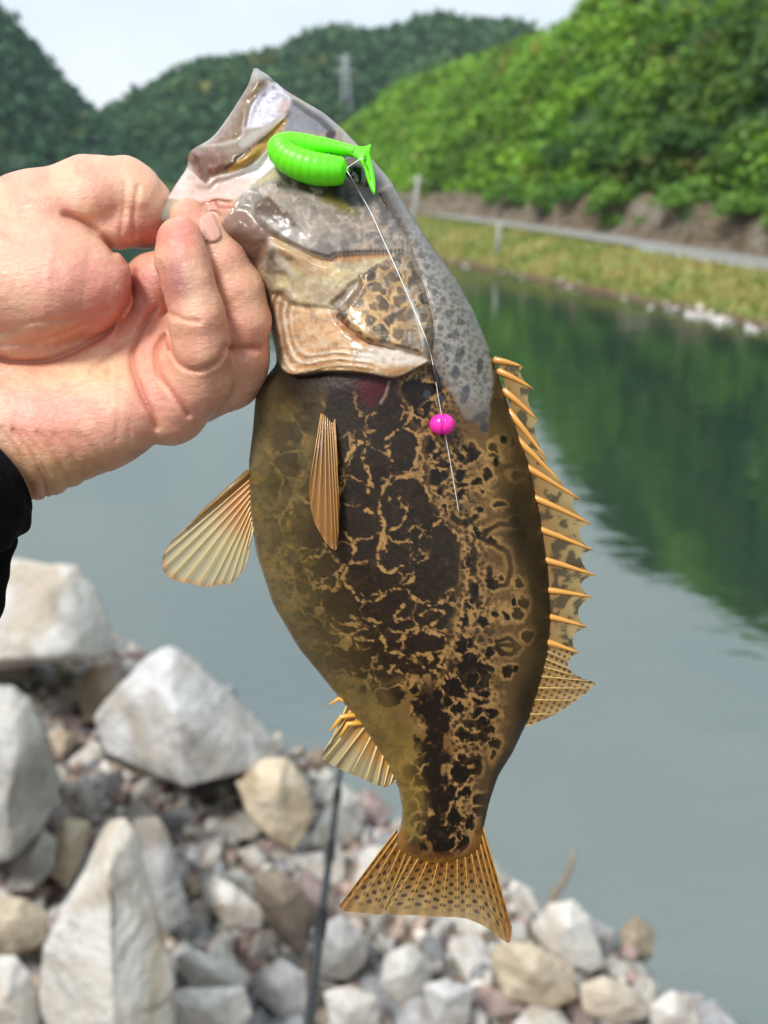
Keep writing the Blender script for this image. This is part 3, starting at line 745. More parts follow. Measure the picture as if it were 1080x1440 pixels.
# --- regions of the head
P_lip = ZB((690, 36), (765, 85), (755, 150), (700, 220), (650, 280), (615, 400), (600, 500), (540, 540), (430, 565), (300, 575), (380, 500), (470, 390), (530, 290), (630, 90))
P_white = ZB((755, 150), (830, 125), (925, 230), (930, 270), (860, 370), (740, 430), (620, 445), (650, 290), (700, 220))
P_max = ZB((212, 610), (250, 572), (420, 570), (560, 545), (650, 470), (760, 425), (900, 320), (935, 330), (880, 420), (790, 540), (680, 680), (560, 740), (400, 780), (350, 832), (300, 800), (240, 700))
P_mem = ZB((190, 690), (300, 800), (350, 830), (400, 780), (560, 740), (690, 680), (780, 580), (820, 700), (640, 850), (540, 940), (420, 920), (300, 950), (60, 930), (100, 860))
P_pink = ZB((300, 945), (420, 920), (540, 935), (530, 1020), (430, 1130), (330, 1000))
P_jaw = ZB((-10, 1010), (60, 930), (300, 945), (330, 1000), (430, 1130), (300, 1200), (0, 1200))
P_throat = ZB((540, 1000), (620, 1010), (720, 1110), (770, 1200), (760, 1290), (700, 1420), (500, 1420), (380, 1180), (430, 1130))
P_cheek = ZB((640, 850), (800, 780), (1000, 800), (1500, 760)) + ZA((720, 470), (800, 560), (880, 700), (890, 770), (820, 782), (640, 785), (470, 795), (430, 822), (290, 775), (180, 722), (70, 650), (10, 590)) + ZB((640, 1010), (560, 990))
P_inter = ZA((10, 840), (60, 710), (90, 690), (180, 725), (290, 780), (430, 828), (820, 790), (760, 850), (640, 920), (560, 960), (520, 1010), (440, 1080)) + ZC((455, 128), (240, 112), (170, 60), (110, 50), (70, -20))
P_oper = ZC((455, 130), (500, 100), (560, 20), (600, -60), (720, -130), (810, -170), (870, -90), (930, 60), (958, 190), (935, 372), (880, 372), (720, 325), (620, 300), (540, 240), (460, 170))
P_bran = ZC((108, 60), (160, 50), (240, 112), (455, 130), (460, 180), (560, 250), (640, 300), (780, 330), (900, 360), (942, 405), (880, 435), (760, 492), (600, 462), (420, 455), (230, 485), (170, 420), (120, 280), (105, 150))
P_head = [(200, 60), (520, 60), (560, 255)] + ZA((720, 420), (880, 690), (950, 900)) + ZC((958, 190), (935, 372), (942, 405), (880, 435), (760, 492), (600, 462), (420, 455), (230, 487), (150, 420), (100, 260)) + [(330, 470), (180, 400)]
def closed(poly, n=90):
    P = np.asarray(poly); P = np.concatenate([P[-2:], P, P[:3]]); m_ = len(P); return spline(P, n * (m_ - 1) // 12)[int(n * 2 / 12):-int(n * 2 / 12)]
P_head = list(map(tuple, P_head[:3])) + ZA((720, 420), (880, 690), (950, 900)) + [tuple(q) for q in spline(ZC((958, 190), (935, 372), (942, 405), (880, 440), (760, 490), (600, 464), (420, 455), (300, 470), (210, 470), (150, 400), (110, 250)), 60)] + [(330, 470), (180, 400)]
P_bran, P_max, P_lip, P_inter, P_oper = (closed(p) for p in (P_bran, P_max, P_lip, P_inter, P_oper))
LIPW = smooth(0.0, 0.14, 1 - np.abs(T))
nzA = fbm(X / 16, Y / 16, 2, 4); nzB = fbm(X / 6, Y / 6, 5, 3); nzC = fbm(X / 40, Y / 40, 8, 3); nzD = fbm(X / 2.6, Y / 2.6, 12, 2)
wx = X + (fbm(X / 13, Y / 13, 21, 3) - 0.5) * 14; wy = Y + (fbm(X / 13, Y / 13, 22, 3) - 0.5) * 14
def inside(poly, w=4.0, x=None, y=None):
    return smooth(w, -w, sdpoly(X if x is None else x, Y if y is None else y, poly))
s_lip, s_white, s_max, s_mem = (sdpoly(X, Y, p) for p in (P_lip, P_white, P_max, P_mem))
s_cheek, s_inter, s_oper, s_bran, s_head, s_throat, s_jaw, s_pink = (sdpoly(X, Y, p) for p in (P_cheek, P_inter, P_oper, P_bran, P_head, P_throat, P_jaw, P_pink))
rel = np.zeros_like(X)
rel += 9 * smooth(0, -14, s_lip) - 7 * smooth(0, -10, s_white) * (1 - 0.5 * nzA)
rel += 13 * smooth(1, -16, s_max) - 4 * np.exp(-(sdline(X, Y, ZB((560, 660), (640, 600), (760, 520), (860, 410))) / 5) ** 2)
rel -= 9 * smooth(2, -14, s_mem); rel += 2.2 * np.sin((X * 0.55 + Y * 0.83) / 5.5 + nzC * 6) * smooth(0, -8, s_mem)
rel += 5 * smooth(0, -16, s_jaw) - 5 * smooth(0, -12, s_pink) + 3 * np.sin(Y / 4.5 + nzC * 8) * smooth(0, -6, s_pink)
rel += 4 * smooth(0, -22, s_throat)
serr = (1.0 + 1.6 * fbm(X / 10, Y / 10, 151, 2)) * np.abs(((X / 5.6 + 1.2 * nzC) % 1) - 0.5) * 2.2 * smooth(448, 462, X)
s_ch2 = s_cheek + serr * (Y > 330)
rel += 8 * smooth(2.5, -9, s_ch2) * smooth(270, 320, Y) + 3.0 * smooth(0, -40, s_cheek)
rel += 5 * smooth(2, -7, s_inter) + 5.0 * np.exp(-((s_inter + 9) / 7) ** 2) * (s_inter < 3) * smooth(432, 404, X)
rel += 9 * smooth(2, -10, s_oper) - 6 * smooth(10, -4, sdline(X, Y, ZC((455, 140), (530, 240), (620, 300), (760, 330)))) * (s_oper > 0)
_da = sdline(X, Y, spline(ZC((150, 20), (108, 130), (122, 280), (165, 400), (220, 500)), 30)); _db = sdline(X, Y, spline(ZC((120, 520), (235, 486), (420, 456), (600, 463), (760, 490), (950, 405)), 40))
_h = np.clip(0.5 + 0.5 * (_db - _da) / 34, 0, 1); d_fold = _db * (1 - _h) + _da * _h - 34 * _h * (1 - _h) + 8.5 * np.exp(-((_da - _db) / 34) ** 2)
fold = np.sin((d_fold * (1 + 0.25 * smooth(420, 520, X))) / 1.75 + nzC * 4.0)
rel += (3 * smooth(1, -8, s_bran) + 2.0 * fold * (0.35 + 0.9 * smooth(0.35, 0.6, nzA)) * smooth(-1, -6, s_bran) * smooth(40, 22, d_fold)) * smooth(560, 430, X)
rel += 2.5 * np.sin((wx * 0.5 + wy * 0.9) / 7) * smooth(0, -6, s_oper) * smooth(560, 600, X)
rel += 6.0 * (nzC - 0.5) * smooth(0, -6, s_head) + 1.2 * (nzA - 0.5) * smooth(0, -6, s_head)
rel -= 7 * np.exp(-((sdpoly(X, Y, P_head) - 2) / 5) ** 2) * smooth(555, 570, X) * smooth(508, 480, Y)          # groove behind the gill cover
und = smooth(-1.5, 1.5, s_head)
flap = und * np.exp(-np.clip(s_head, 0, None) / 80) * smooth(494, 512, Y) * smooth(640, 590, X)
rel += 13 * smooth(400, 515, Y) * smooth(1.5, -2.0, s_head)
rel -= 0 * und                     # gill opening
rel += 6 * np.exp(-((X - 497) ** 2 + (Y - 243) ** 2) / 34 ** 2)                               # eye socket swell
rel += 0.5 * (nzB - 0.5) * smooth(4, -4, s_head)
rel += 4 * np.exp(-(sdline(X, Y, [(540, 260), (600, 350), (650, 480), (700, 640), (745, 800), (745, 900)]) / 22) ** 2) * (s_head > 0)
zf = zb + rel * LIPW

# --- colouring
C = np.zeros(X.shape + (3,)); rough = np.full(X.shape, 0.42)
def paint(mask, c, alpha=1.0):
    global C
    a = np.clip(mask * alpha, 0, 1)[..., None]; C = C * (1 - a) + lin(c) * a
tb = (X - XL) / (XR - XL)
mixc = np.array([0.0, 0.18, 0.45, 0.75, 0.93, 1.0]); cols = np.array([lin(150, 132, 92), lin(128, 108, 66), lin(150, 108, 58), lin(138, 104, 66), lin(110, 84, 50), lin(74, 58, 34)])
C = np.stack([np.interp(tb, mixc, cols[:, k]) for k in range(3)], -1)
C *= (0.72 + 0.55 * nzA)[..., None]
paint(smooth(900, 1100, Y) * smooth(0.45, 0.1, tb), (176, 142, 60), 0.75)       # yellow under the tail stem
paint(smooth(940, 1180, Y) * smooth(0.5, 0.85, tb), (120, 92, 66), 0.6)

# dark cells: placed blotches plus filler, parted by narrow gold lines
seeds = []
for a, b, ra, rb_ in [(620, 330, 58, 60), (740, 235, 66, 66), (690, 470, 62, 82), (520, 520, 75, 82), (505, 645, 92, 62), (480, 770, 78, 92), (680, 640, 62, 60), (655, 765, 42, 66), (580, 715, 36, 24), (780, 440, 34, 42), (820, 570, 40, 30),
    (500, 880, 96, 56), (655, 910, 76, 60), (255, 790, 78, 92), (260, 945, 108, 46), (405, 1105, 80, 72), (540, 985, 92, 55), (620, 1125, 80, 55), (815, 1155, 70, 45), (780, 1010, 60, 60), (730, 840, 28, 34), (470, 1330, 130, 66), (345, 1230, 85, 48),
    (640, 1200, 70, 28), (740, 1265, 85, 42), (610, 1400, 62, 52), (820, 1380, 62, 52), (330, 620, 60, 60), (150, 640, 50, 80), (180, 400, 60, 60), (180, 520, 50, 50), (300, 330, 60, 60), (420, 300, 60, 60), (120, 820, 40, 70), (180, 1080, 80, 45), (230, 1160, 70, 40),
    (400, 620, 30, 60), (450, 500, 30, 50), (580, 420, 30, 40), (545, 260, 50, 40), (700, 340, 40, 40)]:
    seeds.append((340 + a / 3, 480 + b / 3, ra / 2.45, rb_ / 2.45, 1.0))
small = [(775, 525, 24, 24), (840, 630, 24, 15), (820, 478, 18, 20), (860, 520, 34, 12), (960, 470, 34, 30), (930, 598, 30, 14), (920, 645, 14, 20), (850, 708, 16, 18), (1000, 720, 14, 14), (990, 592, 15, 15), (1020, 632, 12, 12),
         (800, 780, 26, 22), (930, 1180, 22, 30), (960, 940, 16, 45), (975, 1050, 22, 26), (870, 1085, 22, 12), (780, 230, 12, 14), (850, 240, 12, 16), (700, 560, 26, 20), (1010, 1180, 20, 16), (930, 1290, 34, 34), (1000, 1380, 26, 30), (880, 1340, 20, 26)]
for a, b, ra, rb_ in small: seeds.append((340 + a / 3, 480 + b / 3, ra / 3, rb_ / 3, 1.0))
rs = np.random.default_rng(31)
for (x0, x1, y0, y1, r0, r1, n) in [(470, 660, 930, 1000, 12, 22, 18), (560, 650, 990, 1195, 10, 19, 30), (650, 700, 940, 1180, 6, 13, 22), (430, 560, 900, 980, 12, 22, 12), (380, 470, 780, 930, 12, 24, 14), (640, 745, 600, 960, 4, 9, 34)]:
    for _ in range(n): seeds.append((rs.uniform(x0, x1), rs.uniform(y0, y1), rs.uniform(r0, r1), rs.uniform(r0, r1), 0.95))
F1 = np.full(X.shape, 1e9); F2 = np.full(X.shape, 1e9)
body = (Y > 495)
bx, by = wx + (fbm(X / 5, Y / 5, 24, 2) - 0.5) * 5, wy + (fbm(X / 5, Y / 5, 25, 2) - 0.5) * 5
for sx, sy, ra, rb_, w in seeds:
    q = (np.sqrt(((bx - sx) / ra) ** 2 + ((by - sy) / rb_) ** 2) - 1) * min(ra, rb_)
    F2 = np.minimum(F2, np.maximum(F1, q)); F1 = np.minimum(F1, q)
ZD = conv(338, 478, 1080 / 520)
vx, vy = X + (fbm(X / 16, Y / 16, 121, 3) - 0.5) * 13, Y + (fbm(X / 16, Y / 16, 122, 3) - 0.5) * 13
v3 = fbm(X / 8, Y / 8, 133, 3)
P_dark = ZD((260, 120), (430, 120), (480, 170), (500, 230), (545, 290), (540, 350), (545, 430), (585, 500), (640, 560), (645, 640), (640, 740), (615, 850), (605, 960), (560, 1020), (500, 990), (420, 1000), (330, 980), (250, 930), (210, 850), (180, 760), (150, 650), (190, 560), (210, 420), (220, 260))
zone = smooth(9, -9, sdpoly(vx, vy, P_dark))
gl_lines = [((435, 310), (447, 360), (440, 400), (415, 440), (410, 500), (421, 560), (415, 612)), ((415, 440), (470, 402), (512, 392), (540, 430), (560, 470), (592, 492), (580, 540)), ((370, 498), (400, 510), (415, 540)), ((421, 560), (398, 620), (402, 652), (440, 682), (472, 660)),
    ((520, 285), (522, 340), (500, 388)), ((480, 258), (520, 280), (562, 268), (600, 300)), ((462, 268), (430, 290), (435, 312)), ((490, 588), (502, 650), (500, 692), (470, 722), (430, 742), (398, 760), (360, 770)), ((502, 650), (518, 610), (540, 562), (580, 540), (622, 558), (642, 600)),
    ((500, 752), (540, 772), (590, 766), (625, 738)), ((350, 302), (312, 340), (300, 400), (288, 442)), ((378, 288), (358, 332)), ((250, 718), (234, 770), (250, 822), (290, 852), (302, 872)), ((318, 872), (380, 880), (412, 868), (432, 910), (472, 922), (440, 962)), ((412, 868), (398, 846)),
    ((460, 872), (500, 860), (550, 850), (592, 866), (600, 902), (580, 950), (604, 962)), ((472, 922), (540, 920), (562, 932)), ((520, 802), (560, 788), (592, 802), (562, 832), (528, 842), (516, 812)), ((440, 962), (480, 982), (520, 1002), (532, 1060), (508, 1092)), ((642, 570), (662, 640), (652, 740), (640, 840), (612, 902), (600, 962)),
    ((330, 640), (300, 690), (322, 730), (352, 762)), ((470, 462), (490, 500), (470, 540), (440, 560)), ((360, 350), (380, 400), (372, 440)), ((560, 160), (530, 200), (545, 240), (590, 232)), ((320, 800), (352, 830), (398, 842)), ((452, 820), (470, 780), (500, 752)), ((300, 560), (330, 600), (330, 640)),
    ((480, 180), (500, 215), (480, 258)), ((555, 345), (540, 380), (512, 392)), ((540, 960), (580, 990), (560, 1040), (590, 1080))]
be_lines = [((150, 500), (138, 540), (124, 590), (142, 622), (190, 626), (236, 600)), ((120, 690), (180, 700), (232, 722), (252, 710)), ((170, 828), (240, 840), (302, 862)), ((200, 898), (260, 912), (322, 942)), ((105, 380), (126, 402), (116, 462), (100, 502)), ((60, 620), (110, 640), (142, 622)), ((110, 760), (170, 770), (232, 778)), ((250, 990), (310, 985), (370, 1000)), ((100, 250), (80, 320), (104, 380))]
lines = np.zeros_like(X); blines = np.zeros_like(X)
lwid = -0.9 + 4.0 * smooth(0.25, 0.78, fbm(X / 7, Y / 7, 141, 3)); rag = (fbm(X / 4.5, Y / 4.5, 142, 2) - 0.5) * 5.5
for L_ in gl_lines: lines = np.maximum(lines, smooth(lwid + 1.6, lwid - 0.6, rag + sdline(vx * 0.8 + X * 0.2, vy * 0.8 + Y * 0.2, spline(ZD(*L_), 5 * len(L_)))))
for L_ in be_lines: blines = np.maximum(blines, smooth(lwid + 1.8, lwid - 0.8, sdline(vx * 0.5 + X * 0.5, vy * 0.5 + Y * 0.5, spline(ZD(*L_), 5 * len(L_)))))
cl_ = 0.4 + 2.2 * smooth(0.3, 0.75, fbm(X / 8, Y / 8, 143, 2))
lines = np.maximum(lines, 0.85 * smooth(cl_ + 2.0, cl_, F2 - F1) * smooth(16, 6, F1) * smooth(0.36, 0.5, fbm(X / 20, Y / 20, 144, 2)))
lines *= smooth(0.26, 0.40, v3); blines = np.maximum(blines, 0.8 * smooth(cl_ + 2.4, cl_, F2 - F1) * smooth(12, 5, F1) * smooth(0.34, 0.22, tb)) * smooth(0.25, 0.45, v3)
cell = smooth(1.8, -1.8, F1) * smooth(1.0, 3.2, F2 - F1)
outz = 1 - zone
dark = np.maximum(zone * 0.97 * (1 - lines), cell * outz * (1 - lines) * smooth(0.16, 0.30, tb))
dark = np.maximum(dark, (0.30 * smooth(0.44, 0.56, fbm(vx / 30, vy / 34, 145, 2)) + 0.75 * cell) * (1 - blines) * smooth(0.32, 0.2, tb) * smooth(0.0, 0.1, tb))
gold = np.maximum(lines, smooth(8, 2, np.abs(F1)) * (1 - dark) * outz * smooth(0.42, 0.55, tb))
# drawn marks: S curve, figure of eight, rings
strokes = [(Z4((390, 690), (350, 690), (305, 715), (300, 740), (345, 762), (382, 785), (394, 840), (380, 900), (345, 908), (322, 870), (318, 840)), 3.6),
           (Z4((95, 770), (150, 735), (200, 765), (195, 830), (195, 880), (140, 930)), 7), (Z4((345, 1100), (385, 1085), (425, 1115), (390, 1142), (350, 1130), (345, 1100)), 3.0),
           (Z4((265, 780), (262, 850)), 4.5), (Z4((265, 900), (270, 950)), 5), (Z4((330, 1200), (300, 1190), (310, 1250), (270, 1260)), 4), (Z4((240, 1380), (300, 1390), (300, 1440)), 5),
           (Z4((200, 430), (235, 475), (270, 440), (255, 415)), 4.5), (Z3((890, 740), (910, 765), (950, 770), (990, 740)), 4.5), (Z5((560, 120), (620, 90), (650, 130), (620, 170)), 5), (Z5((580, 290), (640, 290), (640, 330), (590, 340), (560, 310)), 5),
           (Z5((570, 420), (620, 410), (620, 450), (580, 455)), 5), (Z5((690, 20), (740, 15), (750, 40), (700, 50), (680, 30)), 3)]
for pts, w in strokes:
    dd = sdline(X + (nzB - 0.5) * 4, Y + (nzA - 0.5) * 6, pts); dark = np.maximum(dark, smooth(w + 1.2, w - 1.2, dd) * 0.92); gold = np.maximum(gold, 0.6 * smooth(w + 8, w + 2, dd))
stripe = sdline(X, Y, [(598, 930), (607, 1000), (612, 1080), (618, 1200)]) + (fbm(X / 11, Y / 11, 41, 4) - 0.5) * 46
dark = np.maximum(dark, smooth(22, 12, stripe) * smooth(930, 985, Y))
# fine peppering towards the back
scal0 = np.sin((X * 0.95 + Y * 0.3) * 1.25 + nzA * 3) * np.sin((X * 0.3 - Y * 0.95) * 1.25 + nzA * 3)
gxs, gys = X / 7.2, Y / 7.2; cx_, cy_ = np.floor(gxs), np.floor(gys); best = np.full(X.shape, 9.0)
for ox in (-1, 0, 1):
    for oy in (-1, 0, 1):
        hx = hash2(cx_ + ox, cy_ + oy, 51); hy = hash2(cx_ + ox, cy_ + oy, 52)
        hr = hash2(cx_ + ox, cy_ + oy, 53)
        best = np.minimum(best, np.hypot(gxs - cx_ - ox - hx, gys - cy_ - oy - hy) / (0.24 + 0.26 * hr))
pep = smooth(1.2, 0.8, best)
bellyfade = smooth(0.02, 0.36, tb + 0.12 * (nzC - 0.5)); backfade = smooth(0.97, 0.80, tb)
inbody = smooth(-2, 3, s_head)
paint(blines * inbody, (156, 130, 74), 0.8)
paint(gold * inbody * smooth(0.1, 0.3, tb) * smooth(1.0, 0.85, tb), (204, 158, 96), 0.92)
paint(pep * inbody * outz * smooth(0.45, 0.58, tb) * smooth(0.86, 0.74, tb), (52, 38, 24), 0.85)
paint(dark * inbody * (0.38 + 0.62 * bellyfade) * (0.35 + 0.65 * backfade), (24, 17, 11), 0.98)
paint(smooth(0.58, 0.72, fbm(X / 7, Y / 4.5, 73, 3)) * zone * inbody * (1 - lines), (64, 46, 28), 0.45)
paint(zone * inbody * (1 - lines) * smooth(0.55, 0.8, 0.5 + 0.5 * scal0) * smooth(0.4, 0.6, nzA), (72, 54, 36), 0.55)  # glint of the scale rows, painted as lighter brown speckle
paint(smooth(0.62, 0.75, nzB) * dark * inbody * bellyfade, (96, 68, 42), 0.30)
for a, b, r in ((365, 393, 4.5), (343, 472, 4.5), (440, 725, 4), (405, 960, 4.5), (410, 1195, 4), (383, 1014, 3.5), (300, 350, 5)):
    px_, py_ = Z4((a, b))[0]; paint(smooth(r + 1, r - 1, np.hypot(wx * 0.3 + X * 0.7 - px_, (wy * 0.3 + Y * 0.7 - py_) * 0.75)), (28, 22, 16))
ol = smooth(0.40, 0.02, tb) * inbody
paint(ol * smooth(0.35, 0.65, nzC), (92, 80, 52), 0.35); paint(ol * smooth(0.5, 0.62, nzB), (70, 60, 40), 0.35)
paint(ol * smooth(0.62, 0.78, fbm(X / 24, Y / 24, 61, 3)), (170, 138, 62), 0.45)
paint(smooth(5, 0, (X - XL)) * (Y > 700), (170, 162, 140), 0.6)
paint(smooth(0.90, 0.99, tb) * (Y > 560) * inbody * smooth(0.3, 0.7, nzC + 0.1), (44, 34, 22), 0.8)
for a, b in ((405, 620), (420, 690), (432, 740), (480, 820), (440, 1330)):
    px_, py_ = Z4((a, b))[0]; paint(np.exp(-(((X - px_) / 16) ** 2 + ((Y - py_) / 40) ** 2)) * inbody, (46, 36, 24), 0.7)

# pale grey patch over nape and shoulder, ending in a ragged line
P_nape = [(500, 180), (560, 250), (640, 380), (700, 480)] + Z4((330, 40), (318, 90), (332, 200), (320, 260), (322, 300), (315, 330), (318, 400), (290, 370), (270, 330), (230, 320), (190, 240), (130, 150), (112, 60)) + [(598, 440), (575, 370), (540, 300), (490, 280)]
s_nape = sdpoly(X + (nzB - 0.5) * 7, Y + (nzB - 0.5) * 7, P_nape)
m_nape = smooth(3, -3, s_nape) * smooth(-2, 4, s_head) * (1 - 0.92 * smooth(535, 612, Y + 20 * (nzA - 0.5)))
soft_l = smooth(0, 26, X - np.interp(Y, [250, 440, 505, 600, 640], [540, 590, 606, 640, 660]))
paint(m_nape * (0.35 + 0.65 * soft_l), (196, 192, 186), 0.88)
paint(m_nape * pep * (1 - smooth(575, 640, Y)), (110, 100, 88), 0.5)
for a, b, rx, ry, rot in ((215, 95, 6, 12, 0.4), (200, 160, 6, 10, 0), (285, 135, 4, 12, 0), (233, 235, 6, 15, 0.3), (285, 315, 14, 6, -0.5), (300, 345, 6, 8, 0), (130, 175, 5, 14, -0.4), (100, 235, 5, 6, 0), (150, 250, 5, 6, 0), (170, 110, 3, 4, 0), (160, 60, 3, 3, 0), (180, 30, 4, 4, 0)):
    px_, py_ = Z4((a, b))[0]; cx2, cy2 = X - px_, Y - py_
    qa, qb = cx2 * math.cos(rot) + cy2 * math.sin(rot), -cx2 * math.sin(rot) + cy2 * math.cos(rot)
    paint(smooth(1.25, 0.75, np.hypot(qa / rx, qb / ry)), (84, 86, 92), 0.75)
for px_, py_, r in ((588, 342, 4), (594, 358, 5), (600, 374, 4), (583, 370, 5), (606, 390, 4), (612, 410, 5), (592, 384, 4), (624, 420, 4), (632, 440, 6), (616, 436, 4), (640, 470, 6), (600, 405, 5), (576, 352, 4), (606, 362, 4), (648, 452, 5), (570, 330, 5), (560, 312, 5), (618, 462, 4), (630, 490, 6), (612, 480, 4)):
    paint(smooth(r + 1.5, r - 1.5, np.hypot(wx * 0.3 + X * 0.7 - px_, wy * 0.3 + Y * 0.7 - py_)), (112, 108, 104), 0.7)
rough = np.where(m_nape > 0.5, 0.25, rough)

# head
hd = smooth(3, -3, s_head)
paint(hd, (164, 150, 136)); paint(hd * smooth(0.45, 0.7, nzA), (200, 178, 152), 0.6)
paint(hd * smooth(0.55, 0.35, nzC) * smooth(540, 300, X), (168, 160, 156), 0.5)
def spots(poly_mask, size, seed, c, alpha, r0=0.30, r1=0.28):
    gx_, gy_ = wx / size, wy / size; ix_, iy_ = np.floor(gx_), np.floor(gy_); be = np.full(X.shape, 9.0)
    for ox in (-1, 0, 1):
        for oy in (-1, 0, 1):
            hx = hash2(ix_ + ox, iy_ + oy, seed) * 0.8 + 0.1; hy = hash2(ix_ + ox, iy_ + oy, seed + 1) * 0.8 + 0.1; hr = hash2(ix_ + ox, iy_ + oy, seed + 2)
            be = np.minimum(be, np.hypot(gx_ - ix_ - ox - hx, gy_ - iy_ - oy - hy) / (r0 + r1 * hr))
    paint(poly_mask * smooth(1.22, 0.74, be), c, alpha)
    return smooth(0.95, 1.15, be) * smooth(1.7, 1.2, be)
mk = smooth(2, -2, s_cheek)
paint(mk, (164, 154, 144), 0.8)
gl_ = spots(mk * smooth(440, 500, X + 0.3 * (Y - 300)), 17, 71, (104, 100, 102), 0.55); paint(mk * gl_ * smooth(430, 500, X) * smooth(0.35, 0.6, nzC), (206, 172, 144), 0.5)
paint(mk * smooth(0.5, 0.68, fbm(X / 20, Y / 20, 66, 3)), (118, 110, 108), 0.55); paint(mk * smooth(0.56, 0.7, fbm(X / 12, Y / 12, 67, 3)), (200, 172, 150), 0.45)
paint(smooth(3.5, 0.5, np.abs(s_ch2 + 2)) * (Y > 330) * smooth(390, 420, X), (222, 208, 190), 0.75)
paint(inside(ZA((-20, 500), (60, 440), (120, 480), (200, 550), (260, 628), (130, 592), (0, 545)), 3, wx * 0.5 + X * 0.5, wy * 0.5 + Y * 0.5), (84, 58, 40), 0.95)
paint(inside(ZA((0, 545), (130, 592), (255, 630), (400, 700), (280, 740), (60, 610)), 8), (176, 172, 168), 0.6)
paint(inside(ZA((100, 360), (160, 330), (340, 380), (480, 400), (560, 470), (600, 530), (540, 545), (470, 500), (380, 450), (200, 400), (110, 385)), 5, wx * 0.4 + X * 0.6, wy * 0.4 + Y * 0.6), (46, 46, 26), 0.85)  # dark olive below the lure: its reflection painted into the skin colour
paint(inside(ZA((370, 430), (450, 400), (600, 520), (560, 545), (480, 520)), 5, wx, wy), (150, 132, 34), 0.55)  # brighter yellow-green of that painted reflection
paint(smooth(11, 3, sdline(X, Y + 5, ZA((120, 700), (290, 790), (430, 838), (620, 812), (800, 795)))) * (s_ch2 > 0), (206, 140, 84), 0.85)
mi = smooth(2, -2, s_inter) * (s_ch2 > 0)
paint(mi, (206, 188, 150)); paint(mi * smooth(0.45, 0.68, nzA), (222, 204, 150), 0.7); paint(mi * smooth(0.6, 0.42, nzA) * smooth(400, 460, X), (178, 150, 120), 0.6)
paint(inside(ZA((15, 860), (70, 720), (110, 760), (190, 880), (100, 910)), 4, wx * .4 + X * .6, wy * .4 + Y * .6), (132, 112, 100), 0.85)
paint(inside(ZA((80, 690), (200, 740), (420, 850), (480, 900), (300, 900), (150, 800)), 8), (208, 156, 112), 0.6)
paint(smooth(9, 2, sdline(X, Y, ZA((80, 700), (130, 800), (220, 900)))) * mi, (226, 218, 206), 0.5)
paint(smooth(3, 0.8, sdline(X, wy * .2 + Y * .8, ZA((600, 910), (680, 870), (760, 850)))) , (70, 64, 60), 0.8)
mo = smooth(2, -2, s_oper)
paint(mo, (206, 168, 118)); paint(mo * smooth(0.46, 0.62, fbm(vx / 18, vy / 22, 153, 3)), (92, 82, 74), 0.75)
gl_ = spots(mo, 19, 81, (66, 62, 62), 0.70, 0.26, 0.28); paint(mo * gl_, (234, 190, 130), 0.7); paint(mo * smooth(0.5, 0.7, fbm(X / 15, Y / 15, 68, 3)), (120, 106, 92), 0.5)
paint(mo * smooth(560, 600, X) * smooth(0.4, 0.6, nzB), (186, 180, 170), 0.5)
paint(smooth(5, 1.5, sdline(X, Y, ZC((820, 20), (880, 160), (920, 330), (935, 400)))), (226, 218, 206), 0.7)
paint(smooth(2.5, 1, np.abs(s_oper + 1)) * (X < 530) * (Y > 430), (60, 44, 30), 0.7)
mb = smooth(1.5, -1.5, s_bran)
paint(mb, (224, 180, 134)); paint(mb * smooth(0.0, 0.9, fold) * smooth(44, 24, d_fold) * smooth(600, 450, X), (246, 230, 206), 0.8); paint(mb * smooth(-0.2, -0.9, fold) * smooth(44, 20, d_fold) * smooth(600, 450, X), (178, 126, 88), 0.6)
paint(inside(ZC((430, 190), (480, 170), (560, 250), (640, 305), (560, 300), (470, 250)), 5) , (178, 104, 40), 0.7)
paint(inside(ZC((520, 375), (640, 320), (780, 335), (930, 385), (940, 408), (820, 425), (620, 405)), 5), (238, 230, 218), 0.85)
paint(inside(ZC((230, 470), (400, 410), (600, 425), (760, 450), (870, 425), (760, 492), (600, 465), (420, 457)), 3), (176, 132, 70), 0.7)
paint(smooth(2.2, 0.6, sdline(X, Y, ZC((230, 483), (420, 454), (600, 461), (760, 491), (880, 434)))), (236, 216, 180), 0.9)
streak = np.sin((X * 0.25 + Y * 0.97) / 3.2 + 5 * nzC)
paint(mb * smooth(0.3, 0.9, streak) * smooth(0.4, 0.6, nzA), (240, 220, 196), 0.45); paint(mb * smooth(-0.3, -0.9, streak) * smooth(0.55, 0.4, nzA), (178, 118, 80), 0.45)
paint(smooth(2, -2, s_head) * smooth(0.56, 0.70, fbm(X / 11, Y / 11, 155, 4)), (122, 100, 82), 0.35); paint(smooth(2, -2, s_head) * smooth(0.58, 0.72, fbm(X / 9, Y / 9, 156, 4)), (232, 218, 198), 0.35)
# gill chamber below the flap: dark cavity colour with shadow painted in
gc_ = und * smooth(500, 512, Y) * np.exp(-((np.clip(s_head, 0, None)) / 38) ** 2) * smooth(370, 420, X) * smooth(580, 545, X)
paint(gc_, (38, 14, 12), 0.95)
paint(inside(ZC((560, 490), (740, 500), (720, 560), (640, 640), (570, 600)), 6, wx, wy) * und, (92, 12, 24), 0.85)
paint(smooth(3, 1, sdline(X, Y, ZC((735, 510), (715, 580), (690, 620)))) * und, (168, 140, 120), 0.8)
paint(und * np.exp(-((np.clip(s_head, 0, None)) / 50) ** 2) * smooth(500, 400, X) * smooth(500, 512, Y), (34, 26, 16), 0.85)  # dark skin and the flap's shadow, both put into the colour
